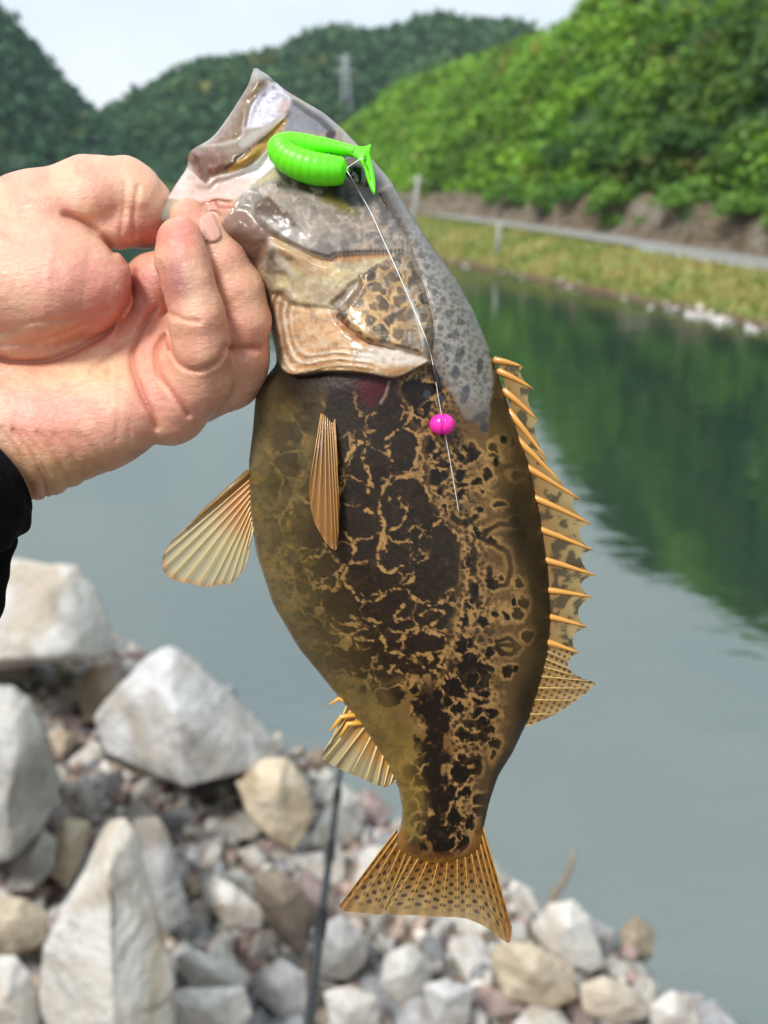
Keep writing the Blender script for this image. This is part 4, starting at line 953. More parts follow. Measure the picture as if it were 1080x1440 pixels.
# jaws and mouth skin
ml = smooth(1.5, -1.5, s_lip); paint(ml, (146, 120, 98)); paint(ml * smooth(0.4, 0.7, nzB), (172, 148, 124), 0.5); paint(ml * smooth(7, 1, np.abs(s_lip)) * (X < 345), (212, 208, 204), 0.6)
paint(smooth(120, 104, Y), (186, 186, 182), 0.9); paint(inside(ZB((760, 100), (820, 95), (900, 200), (880, 210), (800, 130)), 3), (52, 52, 48), 0.8)
paint(smooth(2, -2, s_white), (230, 226, 240)); paint(smooth(2, -2, s_white) * smooth(0.5, 0.75, nzB), (170, 160, 168), 0.7); paint(inside(ZB((830, 330), (880, 240), (935, 260), (880, 340)), 4), (190, 146, 128), 0.7)
paint(smooth(4, 1, sdline(X, Y, ZB((760, 150), (690, 225), (640, 300), (612, 420)))), (112, 100, 92), 0.7)
mm = smooth(2, -2, s_max); paint(mm, (142, 120, 94)); paint(inside(ZB((230, 600), (440, 580), (500, 640), (440, 760), (340, 830), (260, 740)), 6) , (120, 84, 68), 0.92)
paint(mm * smooth(0.5, 0.66, nzB) * (X < 310), (176, 126, 112), 0.5)
paint(mm * smooth(10, 3, sdline(X, Y, ZB((880, 400), (760, 550), (640, 650), (520, 720)))), (206, 158, 70), 0.85); paint(mm * smooth(10, 4, sdline(X, Y, ZB((860, 350), (720, 450), (600, 540)))), (186, 186, 178), 0.7)
paint(mm * smooth(4.5, 1.5, sdline(X, Y, ZB((480, 720), (560, 650), (640, 590)))), (74, 56, 44), 0.8)
me_ = smooth(2, -2, s_mem); paint(me_, (236, 224, 218)); paint(me_ * smooth(330, 370, X), (248, 248, 250), 0.8); paint(me_ * smooth(0.45, 0.65, nzC), (226, 196, 182), 0.6); paint(me_ * smooth(250, 275, X) * smooth(330, 300, X), (220, 186, 170), 0.5)
paint(inside(ZB((640, 850), (820, 720), (870, 740), (800, 800)), 5), (214, 200, 150), 0.8)
paint(smooth(2, -2, s_jaw), (204, 178, 160)); paint(smooth(2, -2, s_jaw) * smooth(245, 232, X), (150, 148, 136), 0.9)
paint(smooth(3, -3, s_pink), (226, 172, 146)); paint(smooth(4, 1, sdline(X, wy * 0.4 + Y * 0.6, ZB((310, 975), (400, 945), (430, 985), (530, 990)))), (186, 92, 84), 0.7)
mt = smooth(5, -5, s_throat + (nzA - 0.5) * 16); paint(mt, (132, 98, 80), 0.92); paint(mt * smooth(0.5, 0.7, nzB), (150, 112, 94), 0.6)
# snout, nostril, eye surround
paint(inside(ZB((930, 250), (1080, 300), (1250, 420), (1200, 480), (1080, 470), (900, 480), (900, 400)), 5), (136, 138, 150), 0.85)
paint(smooth(6, 2, sdline(X, Y, ZB((955, 265), (1040, 330), (1120, 380), (1220, 470)))), (58, 52, 50), 0.75)
paint(smooth(8, 4, np.hypot((X - 465) / 1.2, Y - 190)), (58, 30, 24), 0.95)
paint(smooth(44, 30, np.hypot((X - 500) * 0.9, (Y - 248) * 0.9) + (nzA - 0.5) * 14), (38, 38, 40), 0.85)
paint(smooth(0.93, 1.0, tb) * smooth(500, 470, Y) * smooth(130, 180, Y), (188, 190, 192), 0.6)
# tail stem end
paint(smooth(9, 2, np.abs(np.hypot((X - 618) / 62, (Y - 1160) / 44) * 44 - 44 + 6 * (nzA - 0.5))) * (Y > 1170), (160, 88, 66), 0.35); paint(smooth(1192, 1208, Y + 8 * (nzB - 0.5) - 6 * np.cos((X - 618) / 40)), (150, 104, 36), 0.85); paint(smooth(18, 4, np.minimum(X - XL, XR - X)) * smooth(1150, 1180, Y), (170, 116, 36), 0.6)
C *= (0.88 + 0.24 * nzD)[..., None] * (0.92 + 0.16 * nzB)[..., None]
# rows of fine scales on the body: alternating light edges
scal = np.sin((X * 0.8 + Y * 0.6) * 1.15 + nzA * 2) * np.sin((X * 0.6 - Y * 0.8) * 1.15)
C *= (1 + (0.05 + 0.11 * smooth(0.45, 0.6, tb)) * scal * inbody * (1 - m_nape))[..., None]
C *= (1 + 0.28 * smooth(2, -2, s_head))[..., None]
FISHGAIN = 0.54
Cf = np.clip(C * FISHGAIN, 0.002, 0.85)

# far flank: same outline, same body, coarser
ub = np.linspace(-1, 1, NB_); tbk = 0.6 * ub + 0.4 * np.sin(ub * math.pi / 2)
Tb, Yb = np.meshgrid(tbk[1:-1][::-1], ys)
Xb = XL + (XR - XL) * (Tb + 1) / 2; Zb = -ZM * zprofile(Tb) * 0.98
fi = np.clip(((Tb + 1) / 2 * (NC - 1)).astype(int), 0, NC - 1); Cb = Cf[np.arange(NR)[:, None], fi]
V = np.concatenate([Pp(X, Y, zf), Pp(Xb, Yb, Zb)], 1); CC = np.concatenate([Cf, Cb], 1)
inwet = np.clip(inbody + flap * 2, 0, 1)
RR = np.concatenate([rough, np.full(Zb.shape, 0.4)], 1); HH = np.concatenate([inwet, np.ones(Zb.shape)], 1)
ncol = V.shape[1]; idx = np.arange(NR * ncol).reshape(NR, ncol); idn = np.roll(idx, -1, 1)
Fq = np.stack([idx[:-1], idx[1:], idn[1:], idn[:-1]], -1).reshape(-1, 4)
Vf = V.reshape(-1, 3); c0 = Vf[idx[-1]].mean(0); c1 = Vf[idx[0]].mean(0)
Vf = np.concatenate([Vf, [c1, c0]])
n0 = len(Vf) - 2
caps = np.concatenate([np.stack([np.full(ncol, n0), idx[0], idn[0], idn[0]], -1)[:, :4], np.stack([np.full(ncol, n0 + 1), idn[-1], idx[-1], idx[-1]], -1)])
CC = np.concatenate([CC.reshape(-1, 3), CC.reshape(-1, 3)[[0, -1]]])
RR = np.append(RR.ravel(), [0.4, 0.4]); HH = np.append(HH.ravel(), [0, 1])

m = M('fish_skin'); m.base(m.attr('col'))
m.link(m.attr('rough', 'Fac'), m.p.inputs['Roughness'])
v = m.coord('Object'); vo = m.new('ShaderNodeTexVoronoi', Scale=780.0); m.link(v, vo.inputs['Vector'])
n1 = m.noise(v, 500, 3)
hh = m.math('MULTIPLY', vo.outputs['Distance'], m.attr('scaly', 'Fac'))
b_ = m.bump(hh, 0.16, 0.0004); m.bump(n1, 0.12, 0.0005, b_)
m.link(m.math('SUBTRACT', 0.36, m.math('MULTIPLY', m.attr('scaly', 'Fac'), 0.28)), m.p.inputs['Coat Weight'])
m.set(Specular_IOR_Level=0.22, Coat_Roughness=0.17); MAT_FISH = m.m

fish = empty('fish'); fish.matrix_world = FM
tag(fish, 'mottled golden brown perch-like fish held up by its lower jaw, mouth open', 'fish')
quads = Fq
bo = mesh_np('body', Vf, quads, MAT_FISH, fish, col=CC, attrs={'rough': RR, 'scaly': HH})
def zsurf(px, py):                         # height of the flank under a plan position
    r = int(np.clip(np.searchsorted(ys, py), 0, NR - 1)); return float(np.interp(px, X[r], zf[r]))

# --- eye, hidden for the most part behind the soft lure
bm = bmesh.new(); bmesh.ops.create_uvsphere(bm, u_segments=40, v_segments=24, radius=1.0)
ez = zsurf(498, 246)
for vtx in bm.verts: vtx.co = Vector(Pp(498, 246, ez - 8)) + Vector((vtx.co.x * 25, vtx.co.y * 25, vtx.co.z * 15)) * S
me_eye = M('fish_eye'); tc = me_eye.coord('Object')
sub = me_eye.new('ShaderNodeVectorMath', operation='SUBTRACT'); me_eye.link(tc, sub.inputs[0]); sub.inputs[1].default_value = tuple(Pp(498, 246, ez + 5))
ln = me_eye.new('ShaderNodeVectorMath', operation='LENGTH'); me_eye.link(sub.outputs[0], ln.inputs[0])
me_eye.base(me_eye.ramp(me_eye.math('MULTIPLY', ln.outputs['Value'], 1 / (25 * S)), [(0.0, (0.004, 0.004, 0.005)), (0.56, (0.005, 0.005, 0.006)), (0.62, (0.16, 0.11, 0.03)), (0.9, (0.05, 0.045, 0.04))])); me_eye.set(Roughness=0.06, Coat_Weight=1.0)
bm_obj('eye', bm, me_eye.m, fish, True)

# --- fins
def mat_fin(name, alpha, transl):
    m = M(name); c = m.attr('col'); m.base(c); m.set(Roughness=0.35, Coat_Weight=0.3)
    t = m.new('ShaderNodeBsdfTranslucent'); m.link(c, t.inputs['Color'])
    mx = m.new('ShaderNodeMixShader'); mx.inputs[0].default_value = transl; m.link(m.p.outputs[0], mx.inputs[1]); m.link(t.outputs[0], mx.inputs[2])
    tr = m.new('ShaderNodeBsdfTransparent'); mx2 = m.new('ShaderNodeMixShader'); m.link(m.attr('opac', 'Fac'), mx2.inputs[0]); m.link(tr.outputs[0], mx2.inputs[1]); m.link(mx.outputs[0], mx2.inputs[2])
    m.link(mx2.outputs[0], m.out.inputs[0]); return m.m
MAT_FIN = mat_fin('fin_membrane', 0.7, 0.45)
m = M('fin_ray'); m.base(m.attr('col')); m.set(Roughness=0.35, Coat_Weight=0.3); MAT_RAY = m.m

def fin(name, base, tip, z0, z1, nray, colf, opacf, ray_c, ray_r, na=120, no=60, bow=0.0, pleat=2.0, label=None, seed=0, zwave=0.0, ray_end=0.97):
    """fan of membrane between a base line and a tip line, with its rays as sub-parts"""
    B = spline(base, na); Tp = spline(tip, na)
    f = np.linspace(0, 1, no)[None, :]; s = np.linspace(0, 1, na)[:, None]
    PX = B[:, 0:1] + (Tp[:, 0:1] - B[:, 0:1]) * f; PY = B[:, 1:2] + (Tp[:, 1:2] - B[:, 1:2]) * f
    ZZ = z0 + (z1 - z0) * f + bow * np.sin(f * math.pi) + pleat * np.cos(s * (nray - 1) * 2 * math.pi) * (0.3 + 0.7 * f) + zwave * np.sin(s * 5 + f * 3) * f
    th = 1.1 * (1 - 0.7 * f)
    V = np.concatenate([Pp(PX, PY, ZZ + th).reshape(-1, 3), Pp(PX, PY, ZZ - th).reshape(-1, 3)])
    q = grid_faces(na, no); n = na * no; i = np.arange(n).reshape(na, no)
    loop = np.concatenate([i[:, 0], i[-1, 1:], i[::-1, -1][1:], i[0, ::-1][1:-1]]); lp2 = np.roll(loop, -1)
    side = np.stack([loop, lp2, lp2 + n, loop + n], -1)
    col = np.clip(colf(s + 0 * f, f + 0 * s, PX, PY), 0.002, 0.9); op = opacf(s + 0 * f, f + 0 * s, PX, PY)
    o = mesh_np(name, V, np.concatenate([q[:, ::-1], q + n, side]), MAT_FIN, fish, col=np.concatenate([col.reshape(-1, 3)] * 2), attrs={'opac': np.concatenate([op.ravel()] * 2)})
    if label: o['label'] = label
    for k in range(nray):
        a = k / (nray - 1) * (na - 1); i0 = int(round(a)); j = np.linspace(0, ray_end, 9)
        ii = (j * (no - 1)).astype(int)
        pts = Pp(PX[i0, ii], PY[i0, ii], ZZ[i0, ii] + 1.0); rr = [max(ray_r * (1 - 0.75 * t_), 0.35) * S for t_ in j]
        TV, TF = tube(pts, rr, 6); rc = ray_c(k / (nray - 1))
        mesh_np('ray', TV, TF, MAT_RAY, o, col=np.tile(np.clip(rc, 0, 0.9), (len(TV), 1)))
    return o

def raymod(s, n): return 0.5 + 0.5 * np.cos(s * (n - 1) * 2 * math.pi)
def mixl(a, b, t): return lin(a) * (1 - t[..., None]) + lin(b) * t[..., None]
# tail fin
def tail_col(s, f, px, py):
    c = mixl((160, 100, 16), (194, 160, 100), smooth(0.1, 0.8, f))
    edge = np.maximum(smooth(0.14, 0.02, s), smooth(0.80, 0.97, s)); c = c * (1 - edge[..., None] * 0.75) + lin(188, 118, 14) * edge[..., None] * 0.75
    rows = np.sin(f * 46 + 2 * np.sin(s * 18)) * np.cos(s * 16 * 2 * math.pi + math.pi)
    sp = smooth(0.12, 0.5, rows + 0.45 * (fbm(px / 6, py / 6, 91, 2) - 0.5)) * smooth(0.98, 0.80, f)
    c = c * (1 - 0.86 * sp[..., None]) + lin(44, 28, 12) * 0.86 * sp[..., None]
    c *= (0.74 + 0.36 * raymod(s, 17))[..., None] * (0.85 + 0.3 * fbm(px / 9, py / 9, 92, 3))[..., None]
    return c * 0.9
tail_base = [(558, 1166), (564, 1186), (585, 1198), (618, 1202), (650, 1198), (670, 1186), (678, 1160)]
tail_tip = [(477, 1274), (484, 1281), (510, 1284), (536, 1286), (541, 1277), (546, 1286), (580, 1287), (612, 1289), (640, 1290), (662, 1294), (690, 1308), (706, 1321), (717, 1325), (720, 1304)]
fin('tail_fin', tail_base, tail_tip, 0, 0, 17, tail_col, lambda s, f, px, py: 0.95 - 0.25 * smooth(0.4, 1, f), lambda t: lin(196, 152, 74) * 0.75, 1.3, 220, 70, pleat=1.2)
# anal fin
def anal_col(s, f, px, py):
    c = mixl((214, 158, 62), (206, 186, 138), smooth(0.1, 0.7, f)); st = smooth(0.2, 0.7, np.sin(s * 12 * 2 * math.pi))
    c = c * (1 - 0.35 * st[..., None]); return c * 0.85
fin('anal_fin', [(492, 984), (508, 1010), (526, 1042), (545, 1072), (558, 1096)], [(462, 1050), (452, 1064), (470, 1078), (505, 1093), (530, 1104), (543, 1107), (556, 1099)], 0, 6, 10, anal_col, lambda s, f, px, py: 0.92 - 0.2 * f, lambda t: lin(226, 196, 130) * 0.85, 1.8, 120, 50)
for a, b, r in (((500, 990), (463, 991), 3.4), ((508, 1004), (464, 1028), 4.2), ((512, 1016), (478, 1036), 4.2)):
    mx_ = ((a[0] + b[0]) / 2 - 6, (a[1] + b[1]) / 2 - 8)
    TV, TF = tube(Pp([a[0], mx_[0], b[0]], [a[1], mx_[1], b[1]], [4, 8, 8]), [r * S, r * 0.9 * S, r * 0.35 * S], 8)
    mesh_np('anal_spine', TV, TF, MAT_RAY, fish, col=np.tile(lin(226, 166, 60) * 0.85, (len(TV), 1)))
# pelvic fin
def pel_col(s, f, px, py):
    c = mixl((216, 136, 50), (220, 206, 160), smooth(0.08, 0.55, f)); e = np.maximum(smooth(0.16, 0.03, s), smooth(0.93, 1.0, f))
    c = c * (1 - 0.7 * e[..., None]) + lin(220, 146, 52) * 0.7 * e[..., None]
    return c * (0.85 + 0.2 * raymod(s, 13))[..., None] * 0.95
fin('pelvic_fin', [(349, 664), (352, 690), (355, 715), (357, 742)], [(262, 742), (240, 762), (229, 784), (231, 804), (245, 816), (268, 821), (290, 825), (306, 822), (320, 822), (334, 812), (346, 796), (349, 770)], 6, 14, 13, pel_col,
    lambda s, f, px, py: np.clip(0.95 - 0.5 * smooth(0.35, 0.9, f) * (1 - 0.6 * raymod(s, 13)), 0.35, 1), lambda t: lin(230, 206, 150) * 0.9, 1.0, 150, 60, pleat=1.4)
TV, TF = tube(Pp([350, 322, 290, 262], [664, 688, 716, 744], [8, 12, 14, 14]), [5 * S, 4 * S, 3.2 * S, 1.2 * S], 8)
mesh_np('pelvic_spine', TV, TF, MAT_RAY, fish, col=np.tile(lin(150, 112, 56) * 0.8, (len(TV), 1)))
# pectoral fin folded on the flank
def pec_col(s, f, px, py):
    c = mixl((120, 84, 48), (196, 140, 74), smooth(0.05, 0.8, f)); r_ = raymod(s, 9); c = c * (0.75 + 0.4 * r_)[..., None]
    return c * 0.85
zp = zsurf(458, 660)
fin('pectoral_fin', [(452, 580), (460, 572), (470, 578)], [(434, 690), (440, 728), (455, 758), (468, 772), (474, 768), (477, 720), (475, 660)], zp - 4, zp + 16, 9, pec_col, lambda s, f, px, py: np.full_like(f, 0.96), lambda t: lin(206, 156, 92) * 0.75, 1.0, 90, 70, bow=10, pleat=1.0)
# dorsal fin: twelve spines and the membrane slung between them
sp_b = Z4((346, 118), (362, 160), (380, 232), (398, 310), (422, 400), (448, 490), (482, 600), (488, 705), (505, 812), (510, 918), (508, 1008), (506, 1096))
sp_t = Z4((435, 139), (472, 216), (490, 328), (522, 466), (576, 551), (638, 604), (678, 690), (683, 780), (692, 868), (681, 943), (661, 1047), (632, 1138))
dors = None
Vs, Fs, Cs = [], [], []
nw, no = 12, 26
for k in range(11):
    (b0, t0), (b1_, t1) = (sp_b[k], sp_t[k]), (sp_b[k + 1], sp_t[k + 1])
    s = np.linspace(0, 1, nw)[:, None]; f = np.linspace(0, 1, no)[None, :]
    lim = 1 - 0.22 * np.sin(s * math.pi) ** 0.8 - 0.07 * s
    B = np.array(b0) * (1 - s) + np.array(b1_) * s; Tt = np.array(t0) * (1 - s) + np.array(t1) * s
    PX = B[:, 0:1] + (Tt[:, 0:1] - B[:, 0:1]) * f * lim; PY = B[:, 1:2] + (Tt[:, 1:2] - B[:, 1:2]) * f * lim
    ZZ = 3 * np.sin(s * math.pi) * f + 0 * f
    n0 = sum(len(a) for a in Vs); n = nw * no
    Vs.append(np.concatenate([Pp(PX, PY, ZZ + 0.8).reshape(-1, 3), Pp(PX, PY, ZZ - 0.8).reshape(-1, 3)])); q = grid_faces(nw, no)
    Fs.append(np.concatenate([q[:, ::-1], q + n]) + n0)
    ns = fbm(PX / 11 + 3, PY / 11, 95, 3); d = smooth(0.50, 0.60, ns)
    c = mixl((178, 132, 62), (196, 176, 120), f + 0 * s); c = c * (1 - 0.78 * d[..., None]) + lin(44, 38, 24) * 0.78 * d[..., None]
    Cs.append(np.concatenate([c.reshape(-1, 3)] * 2))
Cs = np.concatenate(Cs) * 0.85
dors = mesh_np('dorsal_fin', np.concatenate(Vs), np.concatenate(Fs), MAT_FIN, fish, col=Cs, attrs={'opac': np.full(len(Cs), 0.9)})
for (bx_, by_), (tx_, ty_) in zip(sp_b, sp_t):
    dx, dy = tx_ - bx_, ty_ - by_
    P = [(bx_ - dx * 0.12, by_ - dy * 0.12), (bx_ + dx * 0.35, by_ + dy * 0.35 - 1), (bx_ + dx * 0.75, by_ + dy * 0.75 - 0.6), (tx_, ty_)]
    TV, TF = tube(Pp([p[0] for p in P], [p[1] for p in P], [0.5] * 4), [5.6 * S, 4.2 * S, 2.7 * S, 0.6 * S], 8)
    mesh_np('spine', TV, TF, MAT_RAY, dors, col=np.tile(lin(226, 162, 76) * 0.8, (len(TV), 1)))
def soft_col(s, f, px, py):
    c = mixl((190, 142, 64), (206, 176, 122), f); gx_, gy_ = (px + py * 0.5) / 9.0, (py - px * 0.5) / 9.0
    d = np.hypot((gx_ % 1) - 0.5, (gy_ % 1) - 0.5); sp = smooth(0.36, 0.24, d)
    return (c * (1 - 0.8 * sp[..., None]) + lin(48, 34, 20) * 0.8 * sp[..., None]) * 0.85
fin('soft_dorsal_fin', Z4((480, 1100), (492, 1150), (486, 1220), (466, 1300), (440, 1392)), Z4((628, 1137), (592, 1168), (606, 1204), (650, 1230), (687, 1246), (640, 1290), (560, 1345), (470, 1388)), 0, 0, 9, soft_col, lambda s, f, px, py: 0.95 - 0.1 * f, lambda t: lin(214, 178, 112) * 0.8, 1.3, 90, 44, pleat=1.2)
# ------------------------------------------------------------------ soft lure, line, beads
def local(o): o.matrix_world = FM; return o
m = M('soft_green_plastic'); v = m.coord('Object')
m.base(m.mix(m.noise(v, 120, 3), (0.09, 0.76, 0.004), (0.19, 0.88, 0.006)))
m.set(Roughness=0.42, Subsurface_Weight=0.55, Subsurface_Radius=(0.3, 1.0, 0.15), Subsurface_Scale=0.004, Coat_Weight=0.1, Coat_Roughness=0.3); MAT_LURE = m.m
zl = max(zsurf(440, 240), zsurf(470, 215), zsurf(400, 215)) + 14
lure = local(empty('fishing_lure')); tag(lure, 'bright green ribbed soft plastic lure bent double over the fish eye', 'lure')
key = np.array([(486, 239, zl + 6, 11), (481, 239, zl + 6, 16), (470, 240, zl + 6, 18.5), (446, 238, zl + 7, 20), (424, 232, zl + 6, 20), (406, 223, zl + 4, 19), (396, 211, zl + 2, 18.5), (402, 205, zl - 1, 16.5), (416, 203, zl - 3, 14.5), (438, 205, zl - 4, 13.0),
                (462, 207, zl - 3, 10.5), (482, 210, zl - 1, 8.0), (498, 213, zl + 1, 7)], float)
kp = spline(key, 170)
rib = np.where(np.arange(170) < 120, 1 + 0.014 * np.sin(np.arange(170) * 0.95) * smooth(12, 40, np.arange(170)) * smooth(122, 90, np.arange(170)), 1 + 0.012 * np.sin(np.arange(170) * 0.9))
TV, TF = tube(Pp(kp[:, 0], kp[:, 1], kp[:, 2]), list(kp[:, 3] * rib * S), 28)
mesh_np('lure_body', TV, TF, MAT_LURE, lure)
# paddle tail: a solid flattened blade
outl = spline([(486, 206), (500, 205), (512, 206), (520, 203), (522, 204), (521, 216), (525, 236), (528, 254), (528, 270), (526, 274), (521, 266), (515, 250), (511, 236), (503, 225), (494, 219), (486, 216)], 70)
cen = outl.mean(0); rings = []
for f, h in ((1.0, 0.0), (0.93, 2.6), (0.7, 4.0), (0.3, 4.6)):
    mid = np.array([np.interp(outl[:, 1], [203, 212, 230, 250, 274], [504, 505, 516, 521, 526]), np.interp(outl[:, 0], [486, 500, 515, 528], [211, 212, 226, 262])]).T
    rings.append((outl * f + (0.45 * mid + 0.55 * outl * 0 + 0.55 * (mid * 0.6 + outl * 0.4)) * (1 - f), h))
Vt, Ft = [], []; nn = len(outl)
order = [(rings[3], 1), (rings[2], 1), (rings[1], 1), (rings[0], 1), (rings[1], -1), (rings[2], -1), (rings[3], -1)]
for (pts, h), sgn in order:
    Vt.append(Pp(pts[:, 0], pts[:, 1], zl + 1 + sgn * h + 0.12 * (pts[:, 1] - 210)))
for i in range(len(order) - 1):
    j = np.arange(nn); k = (j + 1) % nn; Ft.append(np.stack([i * nn + j, i * nn + k, (i + 1) * nn + k, (i + 1) * nn + j], -1))
Vt = np.concatenate(Vt); cap0 = np.stack([np.arange(nn), np.arange(nn)[::-1]], -1)
jj = np.arange(nn // 2 - 1)
capf = np.stack([jj, jj + 1, nn - 2 - jj, nn - 1 - jj], -1); capb = capf[:, ::-1] + 6 * nn
mesh_np('paddle_tail', Vt, np.concatenate(Ft + [capf[:, ::-1], capb[:, ::-1]]), MAT_LURE, lure)
m = M('black_metal'); m.base((0.012, 0.012, 0.014)); m.set(Metallic=0.7, Roughness=0.25); MAT_BLK = m.m
def ball(name, c, r, mat, parent, seg=20, squash=(1, 1, 1)):
    bm = bmesh.new(); bmesh.ops.create_uvsphere(bm, u_segments=seg, v_segments=seg // 2, radius=1)
    for v in bm.verts: v.co = Vector(c) + Vector((v.co.x * r[0], v.co.y * r[1], v.co.z * r[2])) * S
    return bm_obj(name, bm, mat, parent, True)
ring = [Pp(489 + 5.5 * math.cos(a), 239 + 5.5 * math.sin(a), zl + 8 + 3 * math.sin(a * 1.0)) for a in np.linspace(0, 2 * math.pi, 18)]
mesh_np('hook_eye', *tube(ring, [1.9 * S] * 18, 8, cap=False), MAT_BLK, lure)
hk = [Pp(*p) for p in ((484, 239, zl + 6), (478, 226, zl + 2), (468, 218, zl), (458, 216, zl + 1))]
mesh_np('hook_shank', *tube(hk, [1.6 * S] * 4, 8), MAT_BLK, lure)

m = M('nylon_line'); m.base((0.80, 0.80, 0.78)); m.set(Roughness=0.2, Specular_IOR_Level=0.8); MAT_LINE = m.m
lp = [(510, 222, zl + 14), (500, 228, zl + 13), (490, 235, zl + 14), (488, 240, zl + 13), (494, 250, zl + 12), (504, 268), (522, 300), (540, 340), (560, 384), (580, 430), (598, 474), (606, 500), (611, 524), (616, 556), (621, 584), (624, 604), (628, 622), (635, 660), (641, 695), (645, 719)]
lz = [(p[0], p[1], p[2] if len(p) == 3 else zsurf(p[0], p[1]) + 5) for p in lp]
L = spline(lz, 120); L[20:, 2] = np.maximum(L[20:, 2], [zsurf(a, b) + 2.0 for a, b in L[20:, :2]])
ln_ = mesh_np('fishing_line', *tube(Pp(L[:, 0], L[:, 1], L[:, 2]), [0.6 * S if i < 75 else 0.42 * S for i in range(120)], 6), MAT_LINE); local(ln_)
tag(ln_, 'thin clear fishing line running from the lure down over the flank', 'line')
m = M('hot_pink_plastic'); m.base((0.90, 0.025, 0.42)); m.set(Roughness=0.25, Coat_Weight=0.3, Subsurface_Weight=0.3, Subsurface_Radius=(1, 0.2, 0.5), Subsurface_Scale=0.002); MAT_PINKB = m.m
bm = bmesh.new(); bmesh.ops.create_uvsphere(bm, u_segments=48, v_segments=32, radius=1)
bc = Pp(622, 597, zsurf(622, 597) + 10)
for vtx in bm.verts:
    x, y, z = vtx.co; g_ = math.exp(-(x / 0.10) ** 2) * (0.22 if z > -0.3 else 0)
    vtx.co = Vector(bc) + Vector((x * 15.5 * (1 + 0.06 * abs(x)), y * (14 - 18 * g_ * abs(y)), z * 13 * (1 - g_ * 1.3))) * S
bd = bm_obj('float_stop_bead', bm, MAT_PINKB, None, True); local(bd); tag(bd, 'small hot pink split bead on the line against the flank', 'bead')
m = M('black_rubber'); m.base((0.010, 0.010, 0.011)); m.set(Roughness=0.55); MAT_RUB = m.m
st = mesh_np('line_stopper', *tube(Pp([609, 612, 616, 619], [514, 526, 540, 551], [zsurf(a, b) + 4 for a, b in ((609, 514), (612, 526), (616, 540), (619, 551))]), [1.6 * S, 3.4 * S, 3.4 * S, 1.6 * S], 12), MAT_RUB); local(st)
tag(st, 'tiny black rubber stopper on the line below the gill cover', 'stopper')

# ------------------------------------------------------------------ the hand (one continuous skin, grown from a distance field)
GS = 2.6
x0, x1, y0, y1, z0, z1 = -250, 405, 196, 860, -120, 168
ax = np.arange(x0, x1, GS, dtype=np.float32); ay = np.arange(y0, y1, GS, dtype=np.float32); azz = np.arange(z0, z1, GS, dtype=np.float32)
HX, HY, HZ = ax[:, None, None], ay[None, :, None], azz[None, None, :]
def cone(a, b):
    (xa, ya, za, ra), (xb, yb, zb_, rb_) = a, b
    ex, ey, ez_ = xb - xa, yb - ya, zb_ - za; L2 = ex * ex + ey * ey + ez_ * ez_ + 1e-6
    t = np.clip(((HX - xa) * ex + (HY - ya) * ey + (HZ - za) * ez_) / L2, 0, 1)
    return np.sqrt((HX - xa - t * ex) ** 2 + (HY - ya - t * ey) ** 2 + (HZ - za - t * ez_) ** 2) - (ra + t * (rb_ - ra))
def smin(a, b, k):
    h = np.clip(0.5 + 0.5 * (b - a) / k, 0, 1); return b * (1 - h) + a * h - k * h * (1 - h)
def chain(pts, k):
    d = None
    for a, b in zip(pts[:-1], pts[1:]):
        c = cone(a, b); d = c if d is None else smin(d, c, k)
    return d
def blob(c, r):
    q = np.sqrt(((HX - c[0]) / r[0]) ** 2 + ((HY - c[1]) / r[1]) ** 2 + ((HZ - c[2]) / r[2]) ** 2); return (q - 1) * min(r)
palm = chain([(-230, 700, 70, 90), (-90, 615, 40, 92), (20, 600, 20, 92)], 30)                   # forearm, wrist, heel of the hand
palm = smin(palm, chain([(20, 610, 18, 92), (120, 575, 5, 82), (215, 525, -6, 70)], 30), 30)
palm = smin(palm, chain([(-150, 470, 20, 95), (-10, 440, 8, 92), (120, 470, -14, 66), (215, 480, -28, 50)], 30), 32)
palm = smin(palm, chain([(60, 625, 40, 72), (150, 590, 34, 62), (235, 555, 30, 52), (275, 530, 30, 46)], 24), 22)      # heel and little-finger side
palm = smin(palm, chain([(215, 500, -30, 44), (290, 470, -38, 42), (330, 430, -40, 38)], 20), 18)    # knuckles behind
thenar = smin(chain([(-150, 405, 30, 96), (-10, 396, 38, 92), (70, 396, 44, 88), (122, 402, 46, 64)], 26), chain([(60, 405, 50, 70), (146, 408, 48, 42)], 20), 16)
thumb = chain([(-100, 360, 10, 74), (40, 305, 8, 62), (120, 272, 2, 50), (170, 262, -4, 44)], 22)
thumb = smin(thumb, chain([(184, 270, -4, 44), (198, 292, -22, 44), (204, 306, -40, 42)], 10), 6)
thumb = smin(thumb, chain([(80, 338, 6, 44), (165, 306, -12, 42), (206, 308, -34, 42)], 14), 10)
thenar = smin(thenar, blob((136, 416, 46), (44, 58, 40)), 14)
hand = smin(palm, thenar, 7); hand = smin(hand, thumb, 8)
fB = chain([(264, 303, 66, 25), (288, 332, 62, 30), (311, 366, 58, 34), (331, 408, 54, 38), (338, 452, 48, 41), (336, 500, 34, 40), (325, 538, 12, 39)], 14)           # finger with the nail
fB = smin(fB, chain([(332, 520, 20, 42), (280, 545, 6, 46), (220, 540, 0, 50)], 16), 14)
fC = chain([(190, 452, -6, 36), (214, 392, -8, 36), (250, 384, -10, 36), (275, 420, -10, 40), (262, 480, -8, 40)], 14)                  # middle finger, mostly hidden
hand = smin(hand, fC, 6)
hand = smin(hand, fB, 6)
fA = chain([(252, 338, 100, 33), (254, 362, 104, 36), (264, 396, 108, 36.5), (276, 446, 106, 40), (282, 488, 94, 41)], 10)
fA = smin(fA, chain([(282, 486, 94, 41), (276, 530, 60, 50), (238, 572, 34, 56)], 14), 12)
hand = smin(hand, fA, 3)
